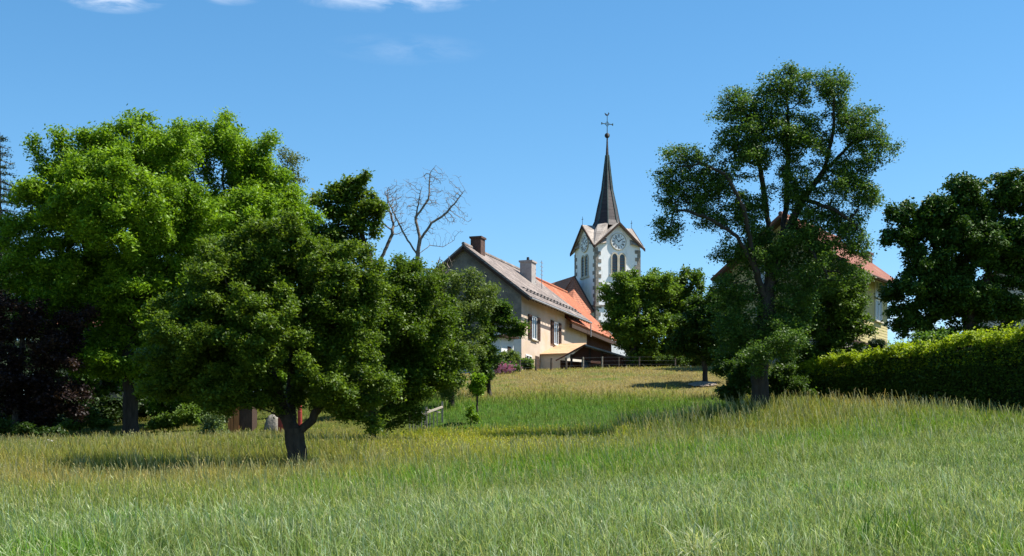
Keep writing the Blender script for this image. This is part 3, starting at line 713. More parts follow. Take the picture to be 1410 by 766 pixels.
# ------------------------------------------------------------------ shrubs and hedge
def shrub(name, label, px, py, D, blobs, n, size, cols, seed, mat='leaf', cat='shrub', spread=.12, n_cl=30):
    return tree(name, label, cat, D, [(px, py), (px, py-4)], blobs, .05, n, size, cols, n_cl=n_cl, cl_r=.28, n_att=n_cl*14, step=.14, kill=.18, infl=2.5, seed=seed, mat=mat, spread=spread, r_tip=.006, shell=.35)
shrub('shrub', 'dark round shrub left of the base of the old pear tree', 1022, 556, 62, [(1020,522,22,30),(1006,540,12,16),(1034,515,16,26)], 18000, .11, ((.025,.06,.012),(.06,.11,.018)), 60)
shrub('shrub', 'dark low shrub right of the base of the old pear tree', 1076, 556, 63, [(1070,522,18,28),(1090,535,18,20),(1060,545,14,14)], 16000, .11, ((.025,.06,.012),(.07,.12,.02)), 61)
shrub('shrub', 'rounded olive green shrub in front of the white outbuilding', 695, 514, 94, [(694,497,18,11),(706,495,10,10)], 9000, .13, ((.07,.12,.03),(.14,.19,.05)), 62)
shrub('shrub', 'bright green bush by the farmhouse wall between the fence posts', 728, 513, 96, [(727,506,10,7),(720,503,7,6)], 4500, .13, ((.07,.13,.03),(.14,.21,.05)), 63)
shrub('shrub', 'light green bush behind the clipped hedge below the large dark tree', 1285, 505, 66, [(1285,472,30,15),(1268,478,18,14),(1305,476,24,13)], 16000, .11, ((.05,.11,.02),(.11,.20,.035)), 64, n_cl=50)
shrub('shrub', 'dark shrub below the bushy hazel against the grey base wall', 1145, 510, 70, [(1143,468,20,22)], 9000, .12, ((.02,.05,.012),(.05,.095,.02)), 65)
shrub('shrub', 'thin climbing shrub with pale leaves on the shaded trunk by the orange boards', 296, 604, 62, [(297,580,7,20),(292,592,8,10)], 2600, .11, ((.09,.14,.06),(.2,.27,.13)), 66)
shrub('shrub', 'light green undergrowth in the shade between the left trunks', 112, 602, 70, [(104,590,14,10),(140,585,14,8),(120,570,8,8)], 4500, .12, ((.06,.12,.02),(.12,.19,.03)), 67)
shrub('shrub', 'light green undergrowth left of the orange boarded shed', 228, 602, 68, [(225,585,20,10),(258,570,14,16),(240,592,16,8)], 6500, .12, ((.06,.12,.02),(.12,.19,.03)), 68)
shrub('shrub', 'low dark undergrowth at the shaded left meadow edge', 40, 606, 62, [(30,596,36,12),(75,600,26,10),(-10,590,26,16)], 8000, .12, ((.02,.05,.012),(.05,.09,.018)), 69)
shrub('shrub', 'low green shrub at the crest right of the church tower tree', 905, 512, 99, [(900,497,24,9),(935,498,20,8)], 7000, .14, ((.03,.07,.014),(.08,.13,.024)), 70)
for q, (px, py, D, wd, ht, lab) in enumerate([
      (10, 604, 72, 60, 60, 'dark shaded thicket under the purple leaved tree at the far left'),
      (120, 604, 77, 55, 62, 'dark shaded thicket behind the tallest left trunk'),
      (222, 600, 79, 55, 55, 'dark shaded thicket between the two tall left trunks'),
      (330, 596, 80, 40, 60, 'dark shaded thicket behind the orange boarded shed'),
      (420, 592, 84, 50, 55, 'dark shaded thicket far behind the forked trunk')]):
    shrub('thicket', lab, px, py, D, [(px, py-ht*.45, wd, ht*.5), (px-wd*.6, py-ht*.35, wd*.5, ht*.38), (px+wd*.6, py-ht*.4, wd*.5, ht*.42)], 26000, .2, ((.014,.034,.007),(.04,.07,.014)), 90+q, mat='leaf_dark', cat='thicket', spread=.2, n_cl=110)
shrub('shrub', 'dark tall bush behind the old pear trunk on its left side', 1018, 545, 74, [(1018,478,26,34),(1030,505,24,24),(1002,500,20,24)], 16000, .13, ((.02,.055,.008),(.06,.11,.016)), 110, mat='leaf_dark', spread=.15, n_cl=60)
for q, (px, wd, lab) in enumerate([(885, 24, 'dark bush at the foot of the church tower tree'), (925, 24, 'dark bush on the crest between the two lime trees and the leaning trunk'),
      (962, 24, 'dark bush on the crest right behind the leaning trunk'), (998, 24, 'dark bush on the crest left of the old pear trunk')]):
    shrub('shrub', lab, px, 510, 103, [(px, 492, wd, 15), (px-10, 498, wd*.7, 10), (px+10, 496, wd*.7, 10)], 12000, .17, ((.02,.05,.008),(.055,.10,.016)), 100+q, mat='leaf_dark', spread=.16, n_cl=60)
# peonies: shrub with pink flowers
pr = shrub('flowering_shrub', 'low shrub covered in pink flowers by the farmhouse fence', 697, 516, 92, [(690,508,12,6),(704,508,9,6)], 3500, .11, ((.05,.10,.03),(.1,.16,.05)), 71, cat='flowering shrub')
rng = np.random.default_rng(5)
b = P(697, 516, 92)
m = MB()
for k in range(70):
    c = P(rng.normal(696, 8), rng.normal(507, 3.4), 91.5 + rng.uniform(-.6, .4)) - np.array(pr.location)
    c[2] = max(c[2], .15); r0 = rng.uniform(.05, .09)
    for s_ in range(5):
        a = 2*pi*s_/5; e = np.array([cos(a), sin(a), 0])*r0; f_ = np.array([cos(a+1.0), sin(a+1.0), 0])*r0
        m.poly([c, c+e+np.array([0,0,.03]), c+(e+f_)*.75+np.array([0,0,.05]), c+f_+np.array([0,0,.03])])
        m.poly([c, c+np.array([e[0]*.9, -.04, e[1]*.9]), c+np.array([(e+f_)[0]*.7, -.05, (e+f_)[1]*.7]), c+np.array([f_[0]*.9, -.04, f_[1]*.9])])
m.build('blossoms', surf('pink_petals', (.50,.12,.25), (.68,.42,.50), 6, bump=0), pr)

def hedge(label, A, B, w, top, n, cols, seed, size=.1):
    """clipped hedge from A to B (px, D); top = list of (px, row) of its upper edge"""
    rng = np.random.default_rng(seed)
    a = np.array([(A[0]-705)/F*A[1], A[1]]); b = np.array([(B[0]-705)/F*B[1], B[1]]); d = b-a; Ln = np.linalg.norm(d); u = d/Ln; nn = np.array([-u[1], u[0]])
    z0 = gz1(*a) - .1; org = np.array([a[0], a[1], z0])
    root = thing('hedge', tuple(org), 0, label, 'hedge')
    def toph(t):
        q = a[None] + u[None]*t[:,None]; px = 705 + q[:,0]/q[:,1]*F
        py = np.interp(px, [k[0] for k in top], [k[1] for k in top]); return CH + (HZ-py)/F*q[:,1]
    t = rng.uniform(0, Ln, n); face = rng.choice(4, n, p=[.42,.34,.12,.12])
    v = rng.uniform(0, 1, n)
    zt = toph(t); q0 = a[None]+u[None]*t[:,None]; zg = gz(q0[:,0], q0[:,1])
    bump = .10*np.sin(t*2.1+1)+.08*np.sin(t*5.3)+.05*np.sin(t*11.)
    h = zt - zg
    off = np.where(face == 0, 0.0, np.where(face == 1, v*w, np.where(face == 2, w, rng.uniform(0, 1, n)*w)))
    bul = np.interp(v, [0,.8,1], [.05, 0, .18])
    off = np.where(face == 0, bul, off)
    hh = np.where(face == 1, 1.0 - .10*np.abs(v-.5)**2/.25, v)
    off2 = off + .16*snoise(t, v*h, 2.2, 4) + rng.normal(0, .06, n)
    z = zg + hh*h + np.where(hh > .85, bump + .12*snoise(t, off*2, 2.5, 6) + np.abs(rng.normal(0, .10, n)), 0) + rng.normal(0, .04, n)
    pts = np.c_[q0 + nn[None]*off2[:,None], z]
    # rounded corner of the front top edge
    young = (hh > .86) | ((hh > .62) & (rng.uniform(size=n) < .35))  # top leaves coloured brighter, the rest darker: sun and shade painted into the hedge
    leaves('foliage', pts[~young], int((~young).sum()*1.1), .03, size, .6, cols, MAT['leaf_dark'], root, org, rng, .45)  # leaves outside the young mask: darker, with shade painted into their colour
    sx = rng.uniform(0, Ln, 170); ex = []
    for s_ in sx:
        pq = a + u*s_ + nn*rng.uniform(0, w*.7); zz = toph(np.array([s_]))[0]; hh_ = rng.uniform(.12, .5); dd_ = rng.normal(0, .12, 2)
        for t_ in np.linspace(0, 1, 14): ex.append(np.r_[pq + dd_*t_, zz + hh_*t_])
    pts = np.concatenate([pts, np.array(ex)]); young = np.r_[young, np.ones(len(ex), bool)]  # young marks the leaves with sunlight painted into their colour
    leaves('sunlit_top_shoots', pts[young], int(young.sum()*1.1), .035, size, .55, ((.12,.19,.010),(.34,.42,.025)), MAT['leaf'], root, org, rng, .45)['label'] = 'yellow green leaves and shoots along the top with sunlight painted into their colour'
    m = MB()   # inner stems
    for s_ in np.linspace(.3, Ln-.3, int(Ln/.35)):
        p = a + u*s_ + nn*(w*.5 + rng.normal(0, .15)); g = gz1(*p)
        tp = toph(np.array([s_]))[0]-.3
        m.bar(np.r_[p, g]-org, np.r_[p + rng.normal(0, .1, 2), tp]-org, .07, .03, 5)
    m.build('stems', MAT['bark'], root)
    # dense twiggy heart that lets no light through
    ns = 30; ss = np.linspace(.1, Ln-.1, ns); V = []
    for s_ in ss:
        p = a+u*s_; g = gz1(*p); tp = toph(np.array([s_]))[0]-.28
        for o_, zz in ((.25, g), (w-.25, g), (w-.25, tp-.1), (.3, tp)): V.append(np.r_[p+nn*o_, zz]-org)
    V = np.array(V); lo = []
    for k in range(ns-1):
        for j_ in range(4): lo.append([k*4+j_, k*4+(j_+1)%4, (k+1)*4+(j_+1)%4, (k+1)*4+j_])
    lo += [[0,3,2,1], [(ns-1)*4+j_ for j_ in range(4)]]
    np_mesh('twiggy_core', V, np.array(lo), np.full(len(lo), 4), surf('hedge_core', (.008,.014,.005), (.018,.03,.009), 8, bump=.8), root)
    return root
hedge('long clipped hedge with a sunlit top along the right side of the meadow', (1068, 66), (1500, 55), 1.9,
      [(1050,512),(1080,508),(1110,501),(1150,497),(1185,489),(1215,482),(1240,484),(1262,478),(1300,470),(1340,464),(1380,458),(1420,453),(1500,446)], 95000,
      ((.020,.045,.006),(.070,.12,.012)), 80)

# ------------------------------------------------------------------ buildings
class Frame:
    """house frame: x runs along the long wall away from the camera, y to the left, origin at the near right corner"""
    def __init__(s, px, D, ang_deg):
        s.o = np.array([(px-705)/F*D, D]); t = radians(ang_deg); s.ux = np.array([cos(t), sin(t)]); s.uy = np.array([-sin(t), cos(t)]); s.rot = t
        s.z0 = gz1(*s.o) - .05
    def x(s, px, y=0):
        k = (px-705)/F; o = s.o + s.uy*y; return (k*o[1]-o[0])/(s.ux[0]-k*s.ux[1])
    def y(s, px, x=0):
        k = (px-705)/F; o = s.o + s.ux*x; return (k*o[1]-o[0])/(s.uy[0]-k*s.uy[1])
    def z(s, py, x=0, y=0):
        o = s.o + s.ux*x + s.uy*y; return CH + (HZ-py)/F*o[1] - s.z0
    def loc(s): return (s.o[0], s.o[1], s.z0)

def shutter_window(root, x0, x1, z0, z1, y=0.0, shutters=True, glass='glass'):
    m = MB(); fw = .07; sw = (x1-x0)*.27 if shutters else 0
    a, b = x0+sw, x1-sw
    m.box(a, a+fw, y-.06, y+.02, z0, z1); m.box(b-fw, b, y-.06, y+.02, z0, z1); m.box(a+fw, b-fw, y-.06, y+.02, z0, z0+fw); m.box(a+fw, b-fw, y-.06, y+.02, z1-fw, z1)
    m.box((a+b)/2-.035, (a+b)/2+.035, y-.055, y+.02, z0+fw, z1-fw)
    w = m.build('window', MAT['white'], root)
    MB().box(a+.02, b-.02, y-.02, y+.01, z0+.02, z1-.02).build('pane', MAT[glass], w)
    if shutters: MB().box(a+fw, a+fw+(b-a)*.26, y-.028, y-.021, z0+fw, z1-fw).build('curtain', MAT['curtain'], w)
    MB().box(a-.06, b+.06, y-.14, y+.02, z0-.09, z0-.002).build('sill', MAT['tan_stone'], w)
    if shutters:
        for (s0, s1) in ((x0, a-.03), (b+.03, x1)):
            k = MB().box(s0, s1, y-.10, y-.05, z0-.03, z1+.03)
            for zz in np.arange(z0+.08, z1-.05, .11): k.box(s0+.05, s1-.05, y-.125, y-.10, zz, zz+.05)
            k.build('shutter', MAT['shutter'], root)
    return w

# farmhouse -----------------------------------------------------------
fr = Frame(718, 102, 90-18.5)
H = thing('farmhouse', fr.loc(), fr.rot, 'old farmhouse with stone gable, ochre side wall, grey and orange tiled roof and brown shutters', 'house')
WD = 8.7; half = WD/2
zE = fr.z(402)          # wall top at the near corner
yp = half; zR = fr.z(341, 0, yp)
Lw = fr.x(808)          # end of the plastered wall
Lb = fr.x(843)          # end of the timber barn wall
pitch = math.atan2(zR-zE, half)
lowz = fr.z(455)
MB().solid([(0,0,-1),(11.0,0,-1),(11.0,.35,-1),(0,.35,-1)], [(0,0,zE),(11.0,0,zE),(11.0,.35,zE+.25),(0,.35,zE+.25)]).box(11.0,Lw,0,.35,-1,5.28).build('wall', MAT['ochre'], H)['label'] = 'ochre plastered side wall'
# gable wall: lower part whitewashed, upper part bare render
MB().solid([(-.003,0.003,-1),(.35,.003,-1),(.35,WD,-1),(-.003,WD,-1)], [(-.003,.003,lowz),(.35,.003,lowz),(.35,WD,lowz),(-.003,WD,lowz)]).build('gable_base', MAT['gable_low'], H)
g = MB()
prof = [(0.003, lowz), (WD, lowz), (WD, zE), (half, zR-.02), (0.003, zE)]
g.solid([(-.02, y, z) for y, z in prof], [(.3, y, z) for y, z in prof]); g.build('gable', MAT['gable'], H)['label'] = 'dark grey rough upper gable'
m = MB(); m.box(0, Lb, WD-.3, WD, -1, zE); m.build('rear_wall', MAT['gable_low'], H)
MB().box(Lw+.003, Lb, .1, .4, -1, 5.28).build('barn_wall', MAT['red_wood'], H)
m = MB()
for xx in np.arange(Lw+.3, Lb, .3): m.box(xx, xx+.04, .06, .1, -.5, 5.2)
m.build('batten', MAT['dark_wood'], H)
m = MB(); m.solid([(Lb-.3, y, z) for y, z in [(0.4,-1),(WD-.31,-1),(WD-.31,zE),(half,zR-.4),(.4,zE)]], [(Lb, y, z) for y, z in [(0.4,-1),(WD-.31,-1),(WD-.31,zE),(half,zR-.4),(.4,zE)]]); m.build('far_gable', MAT['red_wood'], H)
# grey roof
ov = .75; zo = zE - ov*tan(pitch); x1g = fr.x(813, -ov)
vo = -.3
rf = MB().slab([(vo,-ov,zo+.22),(x1g,-ov,zo+.22),(x1g,half,zR+.22),(vo,half,zR+.22)], .16)
rf.slab([(vo,WD+ov,zo+.2),(vo,half+.001,zR+.2),(Lb+.3,half+.001,zR+.2),(Lb+.3,WD+ov,zo+.2)], .16)
roof = rf.build('roof', MAT['farm_tiles'], H); roof['label'] = 'weathered grey brown tiled roof'
MB().bar((vo,half,zR+.24),(x1g,half,zR+.24),.26,.26,8).build('ridge_cap', MAT['farm_tiles'], roof)
# bargeboards & fascia, gutter
m = MB(); m.slab([(vo-.03,-ov,zo+.05),(vo+.05,-ov,zo+.05),(vo+.05,half,zR+.05),(vo-.03,half,zR+.05)], .2)
m.slab([(vo-.03,WD+ov,zo+.04),(vo+.05,WD+ov,zo+.04),(vo+.05,half+.002,zR+.04),(vo-.03,half+.002,zR+.04)], .2)
m.build('bargeboard', MAT['dark_wood'], H)
m = MB()
for xx in np.arange(.1, x1g, .75): m.bar((xx,-ov+.06,zo),(xx,.5,zE+.42),.09)
m.build('rafter_ends', MAT['dark_wood'], H)
MB().bar((vo,-ov-.09,zo+.06),(x1g,-ov-.09,zo+.06),.15,.15,8).build('gutter', MAT['metal'], H)
m = MB(); m.bar((x1g-.2,-ov-.09,zo-.05),(x1g-.2,-ov-.09,zo-1.1),.09,.09,8); m.build('downpipe', MAT['metal'], H)
m = MB()
for kk, xx in enumerate(np.arange(1.0, x1g-.5, .85)): 
    for rr in (0.9, 1.35):
        yy = -ov + rr*cos(pitch); zz = zo+.24 + rr*sin(pitch); m.box(xx+(rr>1)*.4, xx+(rr>1)*.4+.18, yy-.06, yy+.06, zz, zz+.06)
for rr in (0.9, 1.35):
    yy = -ov + rr*cos(pitch); zz = zo+.24 + rr*sin(pitch); m.box(.9, x1g-.3, yy-.012, yy+.012, zz, zz+.03)
m.build('snow_guard', MAT['black'], roof)
# orange roof, its eave a little lower and running on under the grey one
def loc_pt(px, py, x):   # local point on column px at wall distance x
    y_ = fr.y(px, x); return np.array([x, y_, fr.z(py, x, y_)])
e0 = np.array([11.05, -.62, 4.98]); e1 = np.array([Lb+.2, -.62, 4.88])
r0 = np.array([x1g-.6, half, zR+.13]); r1 = np.array([Lb+.4, half, zR+.13])
orf = MB(); nseg = 10
A_ = [e0*(1-k/nseg)+e1*k/nseg for k in range(nseg+1)]; B_ = [r0*(1-k/nseg)+r1*k/nseg for k in range(nseg+1)]
for k in range(nseg): orf.slab([A_[k], A_[k+1], B_[k+1], B_[k]], .15)
orr = orf.build('roof', MAT['orange_tiles'], H); orr['label'] = 'bright orange tiled barn roof'
MB().bar(r0+np.array([.7,0,.02]), r1+np.array([0,0,.02]), .26, .26, 8).build('ridge_cap', MAT['orange_tiles'], orr)
MB().slab([e0+np.array([0,.02,-.17]), e1+np.array([0,.02,-.17]), e1+np.array([0,.25,-.17]), e0+np.array([0,.25,-.17])], .3).build('fascia', MAT['dark_wood'], H)
# chimneys
def chimney(px, ytop, ybase, yy, w, mat, pot, nm):
    xx = fr.x(px, yy); zt = fr.z(ytop, xx, yy); zb = zR - 1.6
    c = MB().box(xx-w/2, xx+w/2, yy-w*.42, yy+w*.42, zb, zt-.14); c.box(xx-w/2-.08, xx+w/2+.08, yy-w*.42-.08, yy+w*.42+.08, zt-.14, zt)
    o_ = c.build('chimney', MAT[mat], roof); o_['label'] = nm
    if pot: MB().bar((xx,yy,zt),(xx,yy,zt+.32),.26,.2,8).build('chimney_pot', MAT['black'], o_)
chimney(658, 327, 345, half-.25, .95, 'chimney_dark', False, 'sooty dark brick chimney near the gable')
chimney(727, 360, 390, half-1.5, 1.15, 'chimney_grey', True, 'grey cement chimney with a black pot')
xa = fr.x(746, 2.0); za = zE + 2.0*tan(pitch)
m = MB().bar((xa,2.0,za),(xa,2.0,fr.z(359,xa,2.0)),.06,.05,6)
zt = fr.z(362, xa, 2)
for k in range(4): m.bar((xa-.35,2.0,zt-.32*k),(xa+.35,2.0,zt-.32*k),.035)
m.build('antenna', MAT['metal'], roof)
# windows and doors
for (p0, p1, t_, b_) in ((727,742.5,436,467.5),(758,771.5,444,475)):
    xa0, xa1 = fr.x(p0), fr.x(p1); xm = (xa0+xa1)/2
    shutter_window(H, xa0, xa1, fr.z(b_, xm), fr.z(t_, xm))
xa0, xa1 = fr.x(723.5), fr.x(731.5); shutter_window(H, xa0, xa1, fr.z(501, xa0), fr.z(488, xa0), 0, False, 'glass')
xa0, xa1 = fr.x(737), fr.x(742); MB().box(xa0, xa1, -.03, .02, -.4, fr.z(490, xa0)).build('door', MAT['dark_wood'], H)
# lean-to annex with pale orange roof
x0 = fr.x(744.5); x1 = x0+4.6; dep = 1.9
zn = fr.z(488, x0, -dep/2); zf = zn+1.15
MB().solid([(x0,-dep,-1),(x1,-dep,-1),(x1,-.003,-1),(x0,-.003,-1)], [(x0,-dep,zn),(x1,-dep,zf),(x1,-.003,zf),(x0,-.003,zn)]).build('annex', MAT['cream'], H)
MB().slab([(x0-.25,-dep-.3,zn+.03),(x1+.2,-dep-.3,zf+.12),(x1+.2,-.003,zf+.12),(x0-.25,-.003,zn+.03)], .09).build('annex_roof', MAT['terrace_roof'], H)

# white outbuilding left of the farmhouse corner -------------------------
ob = Frame(690.5, 97, 52)
U = thing('outbuilding', ob.loc(), ob.rot, 'small white flat roofed outbuilding left of the farmhouse corner', 'outbuilding')
ly = ob.y(662); lx = ob.x(707); zt = ob.z(465)
MB().box(0, lx, .15, ly, -.6, zt).build('wall', MAT['shaded_white'], U)
MB().box(-.003, lx, 0, .147, -.6, zt).build('side_wall', MAT['white'], U)
MB().box(-.35, lx+.2, -.35, ly+.3, zt, zt+.16).build('roof', MAT['dark_wood'], U)
MB().box(lx*.5, lx*.78, -.03, .02, -.5, zt-.55).build('door', MAT['dark_wood'], U)
MB().box(-.02, .05, ly*.35, ly*.62, zt-1.2, zt-.5).build('window', MAT['glass'], U)

# open shed --------------------------------------------------------------
sf = Frame(796, 99, 8)       # x to the right, y away
SH = thing('open_shed', sf.loc(), sf.rot, 'low dark red wooden shed with an open front and shallow gabled roof beside the farmhouse', 'shed')
xl = sf.x(785); xr = sf.x(862); xm = sf.x(803.5); zrg = sf.z(475, xm); zl = sf.z(487, xl); zr_ = sf.z(494, xr); dp = 4.0
MB().slab([(xl-.35,-.5,zl-.1),(xm,-.5,zrg),(xm,dp,zrg),(xl-.35,dp,zl-.1)], .1).build('roof', MAT['red_wood'], SH)
MB().slab([(xm,-.5,zrg),(xr+.3,-.5,zr_),(xr+.3,dp,zr_),(xm,dp,zrg)], .1).build('roof', MAT['metal'], SH)
for xx in (xl+.1, sf.x(812), sf.x(829), xr-.1):
    zt = np.interp(xx, [xl, xm, xr], [zl, zrg, zr_]) - .12
    MB().box(xx-.07, xx+.07, -.07, .07, -.5, zt).build('post', MAT['dark_wood'], SH)
MB().solid([(xl,dp-.1,-.5),(xr,dp-.1,-.5),(xr,dp,-.5),(xl,dp,-.5)], [(xl,dp-.1,zl-.12),(xr,dp-.1,zr_-.12),(xr,dp,zr_-.12),(xl,dp,zl-.12)]).build('rear_wall', MAT['red_wood'], SH)
m = MB(); m.poly([(xl,.1,zl-.2),(xm,.1,zrg-.12),(xr,.1,zr_-.12),(xr,.1,zr_-.35),(xl,.1,zl-.35)]); m.build('gable_boards', MAT['red_wood'], SH)
MB().box(sf.x(829)+.1, xr-.18, 0.02, .08, -.5, .95).build('board_front', MAT['red_wood'], SH)
c0 = sf.o + sf.ux*sf.x(812) + sf.uy*1.4; zc = gz1(*c0)
q = thing('water_barrel', (c0[0], c0[1], zc-.02), 0, 'blue plastic barrel standing inside the open shed', 'barrel')
m = MB(); prev = None
for (z_, r_) in ((0,.27),(.1,.3),(.5,.32),(.9,.3),(1.0,.26)):
    ring = [(r_*cos(2*pi*k/14), r_*sin(2*pi*k/14), z_) for k in range(14)]
    if prev: m.solid(prev, ring)
    prev = ring
m.build('drum', MAT['blue'], q); MB().bar((0,0,1.0),(0,0,1.05),.5,.48,14).build('lid', MAT['blue'], q)

# church --------------------------------------------------------------------
cf = Frame(820.5, 142, 22.5)
cf.ux, cf.uy = cf.ux, cf.uy
CHU = thing('church', cf.loc(), cf.rot, 'white church tower with clocks, cross gabled roof and slender dark spire with a cross', 'church')
w = cf.x(881.5)
zE = cf.z(338); zR = cf.z(309, w/2)
tw = MB(); tw.box(0, w, 0, w, -1, zE)
tw.build('tower', MAT['tower_plaster'], CHU)
m = MB(); t_ = .3
hw = w/2
def gab(m, f):   # gable triangle slabs on the four faces
    for side in range(4):
        pts_o = []
        for (s_, z_) in ((0, zE), (w, zE), (hw, zR-.05)):
            if side == 0: p, q_ = (s_, 0, z_), (s_, t_, z_)
            elif side == 1: p, q_ = (w, s_, z_), (w-t_, s_, z_)
            elif side == 2: p, q_ = (w-s_, w, z_), (w-s_, w-t_, z_)
            else: p, q_ = (0, w-s_, z_), (t_, w-s_, z_)
            pts_o.append((p, q_))
        m.solid([a[0] for a in pts_o], [a[1] for a in pts_o])
gab(m, 0); m.build('gable', MAT['tower_plaster'], CHU)
# cross-gabled roof with overhang
o = .34; sl = (zR-zE)/hw; zo = zE - o*sl*.8; c_ = (hw, hw, zR+.16)
def R4(p, k):    # rotate about tower axis by k*90 degrees
    x, y = p[0]-hw, p[1]-hw
    for _ in range(k): x, y = -y, x
    return (x+hw, y+hw, p[2])
m = MB()
for k in range(4):
    pk = (hw, -o, zR+.16); el_ = (-o, -o, zo+.16); er = (w+o, -o, zo+.16)
    m.slab([R4(pk,k), R4(el_,k), R4(c_,k)], .14); m.slab([R4(pk,k), R4(er,k), R4(c_,k)], .14)
troof = m.build('tower_roof', MAT['tower_tiles'], CHU)
# dark verge boards under the roof edges
m = MB()
for k in range(4):
    for sx in (-1, 1):
        a = np.array([hw, -o-.07, zR+.175]); b_ = np.array([hw+sx*(hw+o), -o-.07, zo+.175])
        p = [a, b_, b_+np.array([0,.09,0]), a+np.array([0,.09,0])]
        m.solid([R4(q-np.array([0,0,.27]), k) for q in p], [R4(q, k) for q in p])
m.build('verge_board', MAT['dark_wood'], troof)
# corner broaches linking the eaves to the spire
zS = cf.z(310.5, hw, hw)-.1; rs = 1.40
m = MB()
for k in range(4):
    B1 = (hw*.42, -o+.02, zo+.62); B2 = (-o+.02, hw*.42, zo+.62); Cn = (-o, -o, zo+.2)
    B0 = (-o-.02, -o-.02, zo+.25)
    T1 = (hw-rs*.42, hw-rs*.95, zS+.1); T2 = (hw-rs*.95, hw-rs*.42, zS+.1); I_ = (hw*.75, hw*.75, zo+.3)
    for f_ in ([B0, (hw*.40,-o+.0,zo+.55), T1, T2, (-o+.0,hw*.40,zo+.55)],):
        m.poly([R4(q,k) for q in (B0, f_[1], T1)]); m.poly([R4(q,k) for q in (B0, T1, T2)]); m.poly([R4(q,k) for q in (B0, T2, f_[4])])
        m.poly([R4(q,k) for q in (f_[1], I_, T1)]); m.poly([R4(q,k) for q in (f_[4], T2, I_)])
m.build('broach', MAT['tower_tiles'], troof)
# spire
prof = [(313, 20.5), (305, 16.8), (290, 13.8), (262, 7.6), (235, 4.4), (219, 2.6), (214, 2.1), (200, 1.3), (190, .9)]
m = MB(); prev = None; mpp = (cf.o[1]+4.5)/F
rings = []
for (py, hwpx) in prof:
    z_ = cf.z(py, hw, hw); r_ = hwpx*mpp
    ring = [(hw+r_*cos(2*pi*(k+.5)/8), hw+r_*sin(2*pi*(k+.5)/8), z_) for k in range(8)]; rings.append(ring)
    if prev: m.solid(prev, ring)
    prev = ring
sp = m.build('spire', MAT['spire'], CHU)
m = MB()
for k in range(8):
    for a, b_ in zip(rings[:-3], rings[1:-2]): m.bar(a[k], b_[k], .10, .09)
m.build('hip_flashing', MAT['verdigris'], sp)
zb = cf.z(187, hw, hw); m = MB(); prev = None
for j_ in range(9):
    a = pi*j_/8; r_ = max(.27*sin(a), .01); ring = [(hw+r_*cos(2*pi*k/12), hw+r_*sin(2*pi*k/12), zb-.27*cos(a)) for k in range(12)]
    if prev: m.solid(prev, ring)
    prev = ring
m.build('ball', MAT['black'], sp, True)
zc = cf.z(171, hw, hw); zt = cf.z(160, hw, hw); m = MB()
m.bar((hw,hw,zb), (hw,hw,zt), .10, .07, 6); m.bar((hw-.62,hw,zc), (hw+.62,hw,zc), .09, .09, 6)
for (a, b_) in ((-.62,0),(.62,0)):
    m.bar((hw+a,hw,zc-.11),(hw+a,hw,zc+.11),.09)
for sx in (-1,1): m.bar((hw+sx*.26,hw,zc),(hw,hw,zc+.26),.04); m.bar((hw+sx*.26,hw,zc),(hw,hw,zc-.26),.04)
m.build('cross', MAT['verdigris'], sp)
m = MB(); wy = [(-.20,.02),(-.30,.26),(-.12,.16),(0,.10),(.10,.18),(.13,.34),(.19,.30),(.27,.26),(.19,.20),(.16,.06),(.02,-.04),(-.1,-.02)]
m.solid([(hw+a, hw-.02, zt+b_+.04) for a, b_ in wy], [(hw+a, hw+.02, zt+b_+.04) for a, b_ in wy]); m.build('weathercock', MAT['black'], sp)
for (fx, fy) in ((0-.3,hw),(w+.3,hw)):
    m = MB(); m.bar((fx,fy,zR+.1),(fx,fy,zR+1.0),.05,.04,5); m.bar((fx,fy-.17,zR+.72),(fx,fy+.17,zR+.72),.045); m.build('finial', MAT['black'], troof)
# quoins
QU = [MB() for _ in range(4)]; zz = .2; k = 0
zst = cf.z(422)
while zz < zE-.35:
    hq = .36; big = (k % 2 == 0); a, b_ = (.55, .30) if big else (.26, .6)
    a *= random.uniform(.85, 1.2); b_ *= random.uniform(.85, 1.2)
    for q in range(4):
        QU[q].solid([R4(p,q) for p in [(-.035,-.035,zz),(a,-.035,zz),(a,.1,zz),(.1,.1,zz),(.1,b_,zz),(-.035,b_,zz)]],
                [R4(p,q) for p in [(-.035,-.035,zz+hq),(a,-.035,zz+hq),(a,.1,zz+hq),(.1,.1,zz+hq),(.1,b_,zz+hq),(-.035,b_,zz+hq)]])
    zz += hq+.02; k += 1
for q in range(4): QU[q].build('quoins', MAT['quoin'], CHU)
m = MB()
for q in range(4): m.solid([R4(p,q) for p in [(-.12,-.12,zst),(w+.0,-.12,zst),(w+.0,-.002,zst),(-.12,-.002,zst)]], [R4(p,q) for p in [(-.12,-.12,zst+.18),(w,-.12,zst+.18),(w,-.002,zst+.18),(-.12,-.002,zst+.18)]])
m.build('string_course', MAT['quoin'], CHU)
